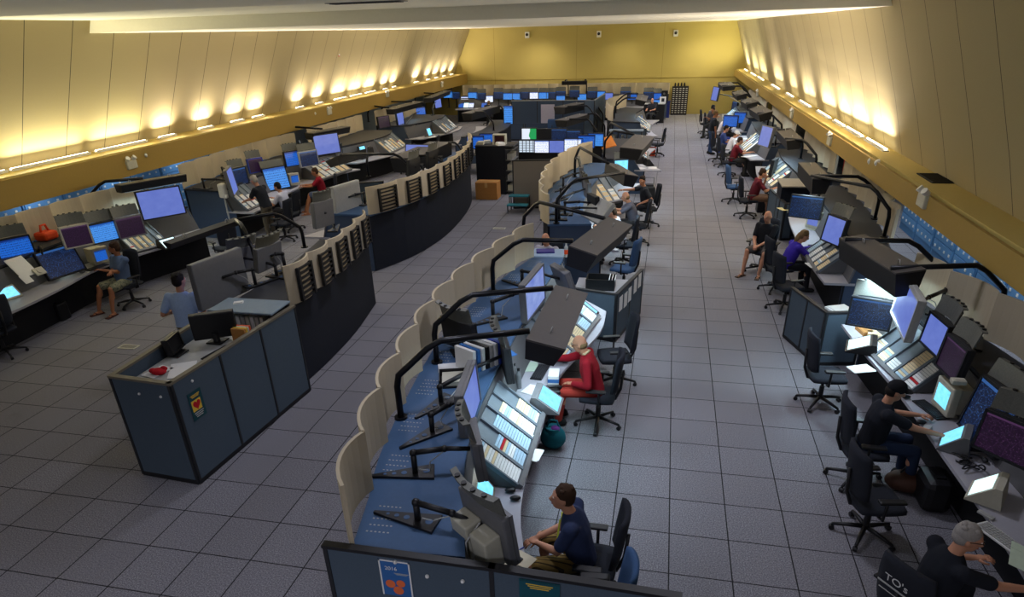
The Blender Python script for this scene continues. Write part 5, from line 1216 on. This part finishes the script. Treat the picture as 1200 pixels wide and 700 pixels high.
paper('white sheet in front of the man in white shirt, second middle console', V(-1.75, 9.9, D), 70, .3, .4)
keyboard('keyboard in front of the bald man in grey shirt', V(-1.8, 10.35, D), 90)
for i, (x_, y_) in enumerate([(-.75, 17.7), (-1.0, 18.1), (-1.15, 17.6)]): paper(f'white paper on the third middle console desk, {ordn[i]} from the aisle', V(x_, y_, D), 30 * i, .26, .36)
touch_panel('lit blue panel at the corner of the third middle console', V(-.85, 18.15, D), -70, .3, .2, s_white, m_black)
tag(MB().bbox((0, 0, .12), (.3, .22, .24), .03).cyl((.05, 0, .24), (.05, 0, .3), .02).build('equipment_box', m_black, None, (-1.2, 18.5, D)), 'black equipment box behind the papers on the third middle console', 'box')
touch_panel('cyan touch panel at the back of the fourth middle console', V(-1.3, 25.6, D), -80, .3, .3, s_cyan, m_grey); touch_panel('upright cyan touch panel beyond the yellowish strips', V(-1.6, 28.9, D), -90, .3, .36, s_bright, m_grey, 75)
partition('small blue screen beside the back chair in the middle run', [(-1.6, 24.9), (-1.25, 25.0)], 1.05, m_part, cap=m_dark)
# ================================================================ DESK ITEMS, LEFT WALL
touch_panel('cyan touch panel on the left desk at the picture edge', on(12, 350), -105, .3, .22, s_cyan, m_beige, 40); touch_panel('dark wedge touch panel with white screen on the left desk', on(80, 322) + V(-.1, 0, 0), -110, .26, .2, s_tw, m_grey, 50); touch_panel('cyan touch panel at the right end of the cream strips', on(201, 290), -110, .34, .24, s_tw, m_dark, 35)
keyboard('black keyboard by the man in camouflage shorts', on(114, 314), 80); mouse('grey mouse left of the black keyboard on the left desk', on(97, 320), 60, m_grey)
tag(MB().bbox((0, 0, .02), (.3, .2, .035), .006).box((0, 0, .04), (.24, .14, .008)).build('control_keypad', m_black, None, on(57, 324), (0, 0, 1.3)), 'black keypad on the left desk beside the white panel', 'keypad')
def crt(label, p, yaw, s=1., scr=None):
    a = math.radians(yaw); g = thing('small_monitor', label, 'monitor', p, a)
    MB().bbox((0, 0, .19 * s), (.34 * s, .1, .34 * s), .02).build('front_bezel', m_beige, g); MB().box((0, -.16 * s, .19 * s), (.28 * s, .26 * s, .28 * s)).build('tube_case', m_beige, g)
    MB().quaduv([(.12 * s, .053, .09 * s), (-.12 * s, .053, .09 * s), (-.12 * s, .053, .3 * s), (.12 * s, .053, .3 * s)]).build('screen', scr or s_blue, g); MB().bbox((0, -.1, .01), (.26 * s, .3 * s, .018), .006).build('foot', m_beige, g)
crt('beige monitor with small blue screen near the camouflage shorts man', V(-11.62, 6.1, D), -110); crt('beige monitor with small blue screen by the man in red shirt', V(-11.55, 14.1, D), -120); crt('beige monitor beside the near right strip board', V(3.02, 2.42, D), 98, 1.1, s_cyan); crt('beige monitor with lit screen by the woman in purple', V(2.95, 10.5, D), 130, 1.1, s_lilac)
def on_panel(px, py, off=.07):
    n_ = V(.475, 0, .67).normalized(); d_ = ray(px, py); q_ = V(-11.33, 0, .765) + n_ * off; t_ = (q_ - CC).dot(n_) / d_.dot(n_); return CC + d_ * t_
tag(MB().box((0, 0, 0), (.012, .34, .42)).box((.007, 0, 0), (.003, .3, .38)).build('posted_sheet', m_paper, None, on_panel(25, 313), (0, -.75, -.1)), 'white printed sheet hanging below the far left screen', 'paper')
tag(MB().box((0, 0, 0), (.012, .16, .18)).box((.007, 0, 0), (.003, .13, .15)).build('posted_note', m_paper, None, on_panel(31, 327), (0, -.75, -.1)), 'small white note below the hanging printed sheet', 'paper')
g = thing('wall_phone', 'black phone handset leaning on the left instrument panel', 'phone', on_panel(47, 297, .1), -.2); MB().tube([(0, -.02, -.1), (.05, -.01, -.06), (.05, .02, .08), (0, .03, .12)], [.035, .022, .022, .035], 8).build('handset', m_black, g); MB().bbox((-.02, 0, 0), (.05, .1, .2), .015).build('cradle', m_black, g)
tag(MB().bbox((0, 0, 0), (.03, .2, .16), .01).cyl((.015, 0, 0), (.03, 0, 0), .05).build('control_plate', m_beige, None, on_panel(46, 318), (0, -.75, -.1)), 'beige control plate beside the black handset on the left', 'control')
g = thing('orange_toolbag', 'orange bag on the dark deck of the nearest left console', 'bag', at(56, 281, 1.3)); MB().bbox((0, 0, .09), (.3, .34, .17), .05).build('bag_body', m_orange, g); MB().tube([(0, -.1, .16), (0, -.06, .3), (0, .05, .3), (0, .09, .16)], .022, 8).build('handle', m_orange, g)
tag(MB().bbox((0, 0, .18), (.3, .26, .36), .04).box((0, 0, .375), (.2, .16, .02)).build('dark_case', m_black, None, at(60, 376, 0) + V(.15, .1, 0)), 'black case on the floor under the nearest left desk', 'case')
g = thing('soap_dispenser', 'white dispenser on a pole at the dark end of the second left console', 'dispenser', (-11.45, 10.35, 0)); MB().bbox((0, 0, 1.38), (.16, .2, .36), .04).bbox((.06, -.02, 1.24), (.1, .12, .1), .02).build('dispenser_body', m_white, g); MB().cyl((0, 0, 0), (0, 0, 1.2), .02).cyl((0, 0, 0), (0, 0, .02), .16).build('pole', m_lgrey, g)
g = thing('storage_cabinet', 'dark blue cabinet at the near end of the third left console', 'cabinet', (-12.3, 17.55, 0)); MB().box((0, 0, .72), (1.3, .7, 1.44)).build('cabinet_body', m_skirt, g); MB().box((0, 0, 1.45), (1.34, .74, .025)).build('cabinet_top', m_dark, g); MB().box((.66, 0, .9), (.02, .5, .8)).build('grey_door', m_panel, g)
touch_panel('cyan touch panel on the third left console', V(-11.35, 18.9, D), -100, .34, .4, s_cyan, m_dark, 75)
g = thing('paper_cup_stack', 'white cylinder of cups on the third left console', 'cups', on(445, 169)); MB().cyl((0, 0, 0), (0, 0, .5), .07, .08).build('cups', m_white, g); MB().cyl((0, 0, .1), (0, 0, .3), .082).build('blue_band', m_bluep, g)
keyboard('white keyboard on the third left console', on(438, 171), 60, m_white); keyboard('white keyboard on the fourth left console', V(-10.45, 25.3, D), 60, m_white); paper('white sheet at the edge of the fourth left console', V(-10.55, 24.5, D), 50, .4, .3)
touch_panel('small lit touch panel on the fourth left console', V(-10.75, 24.75, D), -100, .3, .3, s_cyan, m_grey, 70)
tag(MB().box((0, 0, .2), (.5, .4, .4)).box((0, 0, .41), (.54, .44, .02)).build('beige_box', m_lgrey, None, on(480, 157)), 'grey box at the end of the grey gridded strips', 'box')
keyboard('keyboard before the man in red shirt', V(-11.45, 13.75, D), 90); paper('white sheet before the man in white shirt on the left', V(-11.3, 12.1, D), 60)
partition('pale blue low partition behind the long curved console, left aisle', [(-8.9, 12.6), (-8.15, 13.0)], 1.15, m_part, cap=m_dark)
# ================================================================ DESK ITEMS, RIGHT WALL
touch_panel('black framed touch screen left of the near right strips', on(1000, 408), 75, .36, .28, s_tw, m_black, 25); touch_panel('dark wedge touch panel with cyan screen behind the calculator', on(1112, 522), 65, .3, .22, s_cyan, m_grey, 45); touch_panel('beige touch panel with bright white screen near the white keyboard', on(1148, 580), 60, .3, .22, s_tw, m_beige, 45)
keyboard('black keyboard in front of the man in dark cap', on(1090, 481), -72); keyboard('white keyboard in front of the grey haired man', on(1174, 633), -62, m_white); mouse('black mouse near the right strip board', on(1061, 467), 0)
mouse('dark mouse under the hand of the man in dark cap', on(1079, 497), 10)
tag(MB().bbox((0, 0, .012), (.08, .13, .022), .005).box((0, 0, .0245), (.06, .1, .003)).build('desk_calculator', m_lgrey, None, on(1086, 503), (0, 0, -.5)), 'grey calculator beside the right hand of the man in dark cap', 'calculator')
paper('white sheet at the right desk edge below the strips', on(1009, 433), 110, .2, .3); tag(MB().box((0, 0, .03), (.16, .28, .06)).box((0, 0, .065), (.14, .26, .01)).build('strip_stack', P('tan_strips', '#b0804c', .8), None, on(1013, 390), (0, 0, .2)), 'tan stack of strips at the far end of the right strip board', 'papers'); tag(MB().box((0, 0, .03), (.16, .24, .06)).box((0, 0, .065), (.14, .22, .01)).build('strip_stack', m_strip2, None, on(1024, 396), (0, 0, .2)), 'cream stack of strips beside the tan stack', 'papers')
for i, (px, py) in enumerate([(1124, 541), (1136, 548)]):
    k = MB(); r = random.Random(i); pts = [V(r.uniform(-.14, .14), r.uniform(-.12, .12), .012 + .008 * j) for j in range(9)]; k.tube(resample(pts, 60), .008, 6); tag(k.build('cable_tangle', m_black, None, on(px, py)), ['black cable tangle on the right desk, left one', 'black cable tangle on the right desk, right one'][i], 'cable')
g = thing('headset', 'black headset lying by the cable tangle on the right desk', 'headset', on(1142, 541)); MB().tube([V(.09 * math.cos(t * PI / 8), .09 * math.sin(t * PI / 8), .025) for t in range(9)], .01, 8).build('headband', m_black, g); [MB().sph((s_ * .09, 0, .026), (.03, .04, .025)).build('ear_cushion', m_dark, g) for s_ in (-1, 1)]
tag(MB().bbox((0, 0, .012), (.14, .05, .024), .006).box((0, 0, .026), (.1, .03, .004)).build('remote_control', m_lgrey, None, on(1155, 605), (0, 0, -.9)), 'grey remote by the white keyboard', 'remote')
tag(MB().cyl((-.07, 0, .005), (.07, 0, .005), .005, n=8).cyl((.07, 0, .005), (.085, 0, .005), .005, .001, 8).build('pen', m_black, None, on(1190, 655), (0, 0, .4)), 'black pen below the white keyboard', 'pen')
g = thing('brown_bag', 'brown and black bag on the floor behind the empty chair', 'bag', at(1062, 575, 0)); MB().sph((0, 0, .13), (.26, .16, .13), 16, 10).build('bag_body', P('brown_leather', '#4a2f22', .6), g); MB().tube([(-.12, 0, .22), (-.06, 0, .34), (.06, 0, .34), (.12, 0, .22)], .014, 8).build('handle', m_black, g)
tag(MB().bbox((0, 0, .2), (.3, .42, .4), .08).box((0, 0, .41), (.1, .2, .02)).build('black_backpack', m_black, None, at(1088, 590, 0)), 'black backpack on the floor under the right desk', 'bag')
for i, (px, py) in enumerate([(1110, 353), (1160, 453), (1122, 350)]): tag(MB().bbox((0, 0, .03), (.14, .1, .05), .01).box((0, 0, .058), (.1, .06, .004)).build('small_carton', m_beige, None, at(px, py + (100 if i == 2 else 0), 1.302)), ['small cream carton on the right deck near the tall tubes', 'small cream carton above the near purple screen', 'small cream carton between the right displays'][i], 'box')
paper('yellow sheet on the low partition desk beside the navy screen', on(921, 245, .77), 20, .34, .3, P('pale_yellow', '#d9cf9a', .8)); keyboard('dark keyboard before the woman in purple', V(2.72, 9.0, D), -90)
paper('white sheet under the arm of the woman in purple', V(2.62, 7.9, D), -80, .3, .4)
g = thing('grey_cabinet', 'taupe topped dark cabinet behind the man in maroon, third right console', 'cabinet', (2.98, 13.1, 0)); MB().box((0, 0, .62), (.9, .7, 1.24)).build('cabinet_body', m_skirt, g); MB().box((0, 0, 1.25), (.94, 1.0, .03)).build('cabinet_top', P('taupe_top', '#8b867d', .6), g)
paper('white sheets before the man in maroon by the lit strips', V(2.72, 14.2, D), -60, .3, .5); paper('white sheet before the second man in maroon', V(2.5, 20.1, D), -50, .26, .6)
for i, (x_, y_) in enumerate([(2.55, 22.8), (2.5, 24.2), (2.45, 27.6)]): paper(f'lit white sheet on the farther right desks, {ordn[i]} from the camera', V(x_, y_, D), -70, .34, .6)
for i, (x_, y_) in enumerate([(2.7, 22.9), (2.6, 27.9)]): touch_panel(f'cyan touch panel on the farther right desks, {["nearer", "farther"][i]} one', V(x_, y_, D), 95, .34, .3, s_tw, m_grey, 55)
bin_('blue bin beneath the farther right desk near white shirt man', (2.0, 25.8, 0), m_blue, .4, .35, .6)
tag(MB().bbox((0, 0, .22), (.3, .4, .44), .03).box((0, 0, .45), (.2, .3, .02)).build('dark_bin', m_black, None, at(892, 248, 0)), 'small black case on the floor by the low right partition', 'case')
# ================================================================ CHAIRS AND PEOPLE
chair('black chair under the man in navy polo, nearest the front partition', -.72, -.5, 180)
chair('blue chair just behind the front partition', -.62, -1.15, 185, 'blue')
chair('black chair under the man in red jacket', -.98, 2.72, 180); chair('black chair behind the man in red jacket', -.85, 3.95, 195)
chair('blue chair between the low cubicle and the men, middle aisle', -1.0, 8.15, 165, 'blue')
chair('black chair under the man in white shirt, second middle console', -1.12, 9.85, 180); chair('black chair under the bald man in grey shirt', -.9, 11.5, 180); chair('black chair under the man in black shirt looking to camera', -.7, 13.3, 190)
chair('black chair near the back with an orange bag beneath', -.72, 24.75, 175)
chair('black chair under the man in camouflage shorts', -10.88, 5.82, 255); chair('empty black chair at the lower left picture edge', -11.45, 3.3, 170); chair('empty black chair before the cream strips on the left', -10.35, 8.45, 150)
chair('black chair behind the standing man in black', -10.15, 10.75, 180); chair('black chair under the man in white shirt on the left', -10.45, 11.75, 180); chair('black chair under the man in red shirt', -10.4, 14.0, 205)
chair('blue chair inside the cubicle by the standing man', -7.02, 2.72, 250, 'blue', .46)
chair('black chair at the third left console, nearer one', -10.1, 20.2, 180); chair('dark chair at the third left console, farther one', -9.8, 22.4, 190)
chair('navy chair before the white sheet wall', -5.7, 28.2, 90, 'blue')
chair('empty black mesh chair beside the low right partition', 2.05, 3.8, 5); chair('black chair under the man in dark cap', 2.12, 1.95, 0); chair('empty black chair behind the man in dark cap', 2.0, .95, 10); gc_ = chair('black chair of the grey haired man', 1.93, -.6, 38)
chair('black chair under the man in black shirt facing the aisle', 1.85, 9.75, 245); chair('black chair under the woman in purple', 2.02, 8.55, 15); chair('empty black chair lit blue beside the woman in purple', 2.05, 7.5, 20)
chair('dark chair under the man in maroon by the lit strips', 1.98, 14.6, 5); chair('large blue chair behind the man in maroon', 1.75, 16.4, 10, 'blue'); chair('black chair under the second man in maroon', 1.85, 20.6, 5)
chair('black chair under the man in white cap', 1.8, 22.4, 5); chair('dark chair under the man in blue shirt', 1.65, 23.6, 5); chair('black chair under the man in white shirt on the right', 1.75, 27.3, 5); chair('black chair at the far end of the right run', 1.45, 31.6, 0); chair('black chair under the man with crossed arms', 1.6, 30.3, 0)
MC_ = Matrix.Translation((-.36, 0, .97)) @ Matrix.Rotation(-.14, 4, 'Y')
text(gc_, "TO's", .1, MC_ @ txm((-.004, 0, 0), (0, -1, 0)), m_white)
MB().box((-.004, 0, -.075), (.004, .3, .016), MC_).build('underline_bar', m_lgrey, gc_); MB().box((-.006, -.02, -.14), (.004, .3, .007), MC_).build('thin_bar', m_lgrey, gc_)
R_ = person
R_('man in navy polo with lime piping seated with clasped hands', (-.82, -.52, 0), 178, lean=12, hands=[(.4, .03, .66), (.42, -.05, .66)], shirt='#2c3756', legs='#8a7038', short=True, hair='brown', look=(12, -6), stripes=True, knees=[(.42, .2, .53), (.42, -.22, .53)], feet=[(.4, .1), (.36, -.2)], vox=.012, legpat='stripe', shoes='#2a2422')
R_('man in red jacket seated reaching for the black phone', (-1.05, 2.74, 0), 182, lean=14, hands=[(.28, .16, .68), (.62, -.2, .86)], shirt='#8d1220', sleeve='long', legs='#a8392e', hair='sandy', bald=True, look=(-12, 12), specs=True, collar='#c9b48e', vox=.012, knees=[(.42, .14, .53), (.45, -.12, .53)])
R_('bald man in grey shirt seen behind the pale blue counter', (-2.5, 7.55, 0), 260, lean=4, shirt='#a9a8b4', legs='#2a2a30', hair='sandy', bald=True, look=(0, 20), vox=.015)
chair('black chair under the bald man behind the counter', -2.48, 7.62, 260)
R_('man in white shirt with brown hair at the second middle console', (-1.2, 9.85, 0), 180, lean=16, hands=[(.5, .2, .82), (.5, -.2, .82)], shirt='#b6b4bd', hair='brown', look=(0, 15), vox=.015)
R_('bald man in grey shirt leaning over the lit strips', (-.98, 11.5, 0), 182, lean=18, hands=[(.62, .12, .84), (.6, -.15, .84)], shirt='#5b5b66', hair='sandy', bald=True, look=(-5, 10), vox=.014)
R_('man in black shirt turning his head towards the camera', (-.78, 13.3, 0), 190, lean=8, hands=[(.15, .3, .7), (.75, -.12, .95)], shirt='#2c3036', hair='dark', look=(62, 8), vox=.014, legs='#3a3a40')
R_('man in camouflage shorts and blue shirt seated with arms crossed', (-10.9, 5.75, 0), 255, lean=-6, hands=[(.26, -.12, .84), (.28, .12, .82)], shirt='#566a8a', legs='#777860', legpat='camo', short=True, hair='brown', look=(-45, 4), sandals=True, shoes='#4a2a22', beard=True, specs=True, dark=True, knees=[(.42, .2, .54), (.42, -.16, .54)], feet=[(.5, .16), (.55, -.2)], vox=.014)
R_('standing man in pale blue polo seen from behind', (-7.35, 3.05, 0), 105, pose='stand', lean=3, shirt='#a3bbe0', legs='#6b5a44', hair='dark', look=(-25, 4), vox=.015, hands=[(.2, .2, 1.1), (.1, -.27, .85)], h=1.02)
R_('standing man in black shirt leaning to the tilted strips', (-10.55, 10.75, 0), 172, pose='stand', lean=16, shirt='#22242b', legs='#5a5245', hair='grey', cap=None, look=(0, 28), vox=.016, hands=[(.52, .14, 1.05), (.5, -.2, 1.05)], h=1.0)
R_('man in white shirt and dark hair seated beyond the standing man', (-10.55, 11.75, 0), 178, lean=12, shirt='#c4c6d6', legs='#2a2a30', hair='dark', look=(0, 15), vox=.016, hands=[(.46, .2, .84), (.46, -.2, .84)])
R_('man in red shirt and shorts seated at the left console', (-10.55, 13.95, 0), 205, lean=10, shirt='#8d1526', legs='#44506a', short=True, hair='brown', look=(0, 10), sandals=True, shoes='#a8765a', vox=.016, hands=[(.55, .12, .82), (.52, -.16, .82)], knees=[(.42, .16, .54), (.42, -.06, .54)], feet=[(.55, .25), (.62, -.05)], dark=True)
R_('man in dark cap and black shirt at the near right console', (2.2, 1.98, 0), 2, lean=6, shirt='#1d2028', legs='#23304a', hair='dark', cap='#14161b', look=(-2, 14), vox=.012, hands=[(.5, .2, .82), (.58, -.22, .82)])
R_('grey haired man in black shirt at the lower right corner', (2.05, -.5, 0), 14, lean=10, shirt='#1b1e26', legs='#20242c', hair='grey', look=(-28, 6), specs=True, vox=.012, hands=[(.45, .2, .8), (.66, -.26, .86)])
tag(MB().box((0, 0, .003), (.12, .3, .004)).box((0, .1, .006), (.11, .08, .002)).build('held_sheet', P('pale_green_paper', '#c8d8c0', .8), None, at(1193, 652, .84), (.1, .2, -.4)), 'pale sheet held by the grey haired man', 'paper')
R_('man in black shirt and shorts facing the aisle with folded hands', (1.87, 9.72, 0), 240, lean=0, hands=[(.36, .04, .68), (.36, -.06, .68)], shirt='#17181c', legs='#55504c', short=True, hair='stubble', bald=True, look=(-12, 2), sandals=True, shoes='#5a4636', knees=[(.42, .2, .54), (.42, -.18, .54)], feet=[(.42, .14), (.5, -.18)], vox=.014)
R_('woman in purple with sandy hair reaching across the desk', (2.15, 8.55, 0), 15, lean=22, hands=[(.62, .2, .86), (.6, -.1, .86)], shirt='#3b2aa0', sleeve='long', legs='#1e1e24', hair='sandy', pony=True, look=(-10, 18), vox=.014, h=.96)
R_('man in maroon shirt with chin on hand by the lit strips', (2.1, 14.6, 0), 5, lean=12, hands=[(.3, .1, 1.02), (.5, -.2, .84)], shirt='#5e1a26', legs='#7a5c48', short=True, hair='brown', look=(0, 12), vox=.016)
R_('second man in maroon shirt farther along the right run', (1.98, 20.6, 0), 3, lean=12, shirt='#6a1824', hair='brown', look=(0, 12), vox=.018, hands=[(.55, .16, .84), (.55, -.18, .84)])
R_('man in white shirt wearing a white cap', (1.95, 22.4, 0), 5, lean=16, shirt='#dcd8d8', hair='brown', cap='#d9d6d2', look=(-8, 14), vox=.018)
R_('man in blue shirt seated between white cap and white shirt', (1.75, 23.7, 0), 0, lean=8, shirt='#3d4f8a', hair='dark', look=(0, 15), vox=.018)
R_('man in white shirt leaning on his elbow near the blue screens', (1.88, 27.3, 0), 0, lean=16, shirt='#d2ccc8', hair='dark', look=(0, 15), vox=.018, hands=[(.4, .1, 1.0), (.5, -.2, .84)], dark=True)
R_('standing man in black shirt and blue jeans in the right aisle', (1.45, 25.3, 0), 20, pose='stand', lean=3, shirt='#23252b', legs='#34486a', hair='sandy', look=(-20, 12), vox=.016, h=1.0, dark=True)
R_('man in dark shirt with crossed arms at the far right', (1.68, 30.3, 0), 240, lean=-4, shirt='#3c3a3e', hair='dark', look=(0, 0), vox=.018, hands=[(.28, -.1, .9), (.28, .1, .88)], dark=True)
R_('person seated at the far end of the right run', (1.6, 31.6, 0), 10, lean=10, shirt='#4a4444', hair='dark', look=(0, 10), vox=.018, dark=True)
R_('person with lit face seated at the back wall near the drawer rack', (-1.3, 35.4, 0), 250, lean=0, shirt='#2a2a30', hair='stubble', bald=True, vox=.018); chair('black chair of the person near the drawer rack', -1.28, 35.45, 250)
R_('person in pale shirt seated in the back row behind the partition', (-9.2, 35.5, 0), 265, lean=0, shirt='#a89a94', hair='dark', vox=.018); chair('chair of the person in pale shirt in the back row', -9.2, 35.55, 265)
R_('person with bent head at the back left screens', (-10.6, 35.2, 0), 100, lean=22, shirt='#8a6a58', hair='sandy', vox=.018); chair('chair of the person at the back left screens', -10.6, 35.1, 100)
R_('person with dark hair behind the supervisor screens', (-3.4, 17.0, 0), 80, lean=4, shirt='#3a3038', hair='dark', vox=.018); chair('chair of the person at the supervisor desk', -3.42, 16.95, 80)
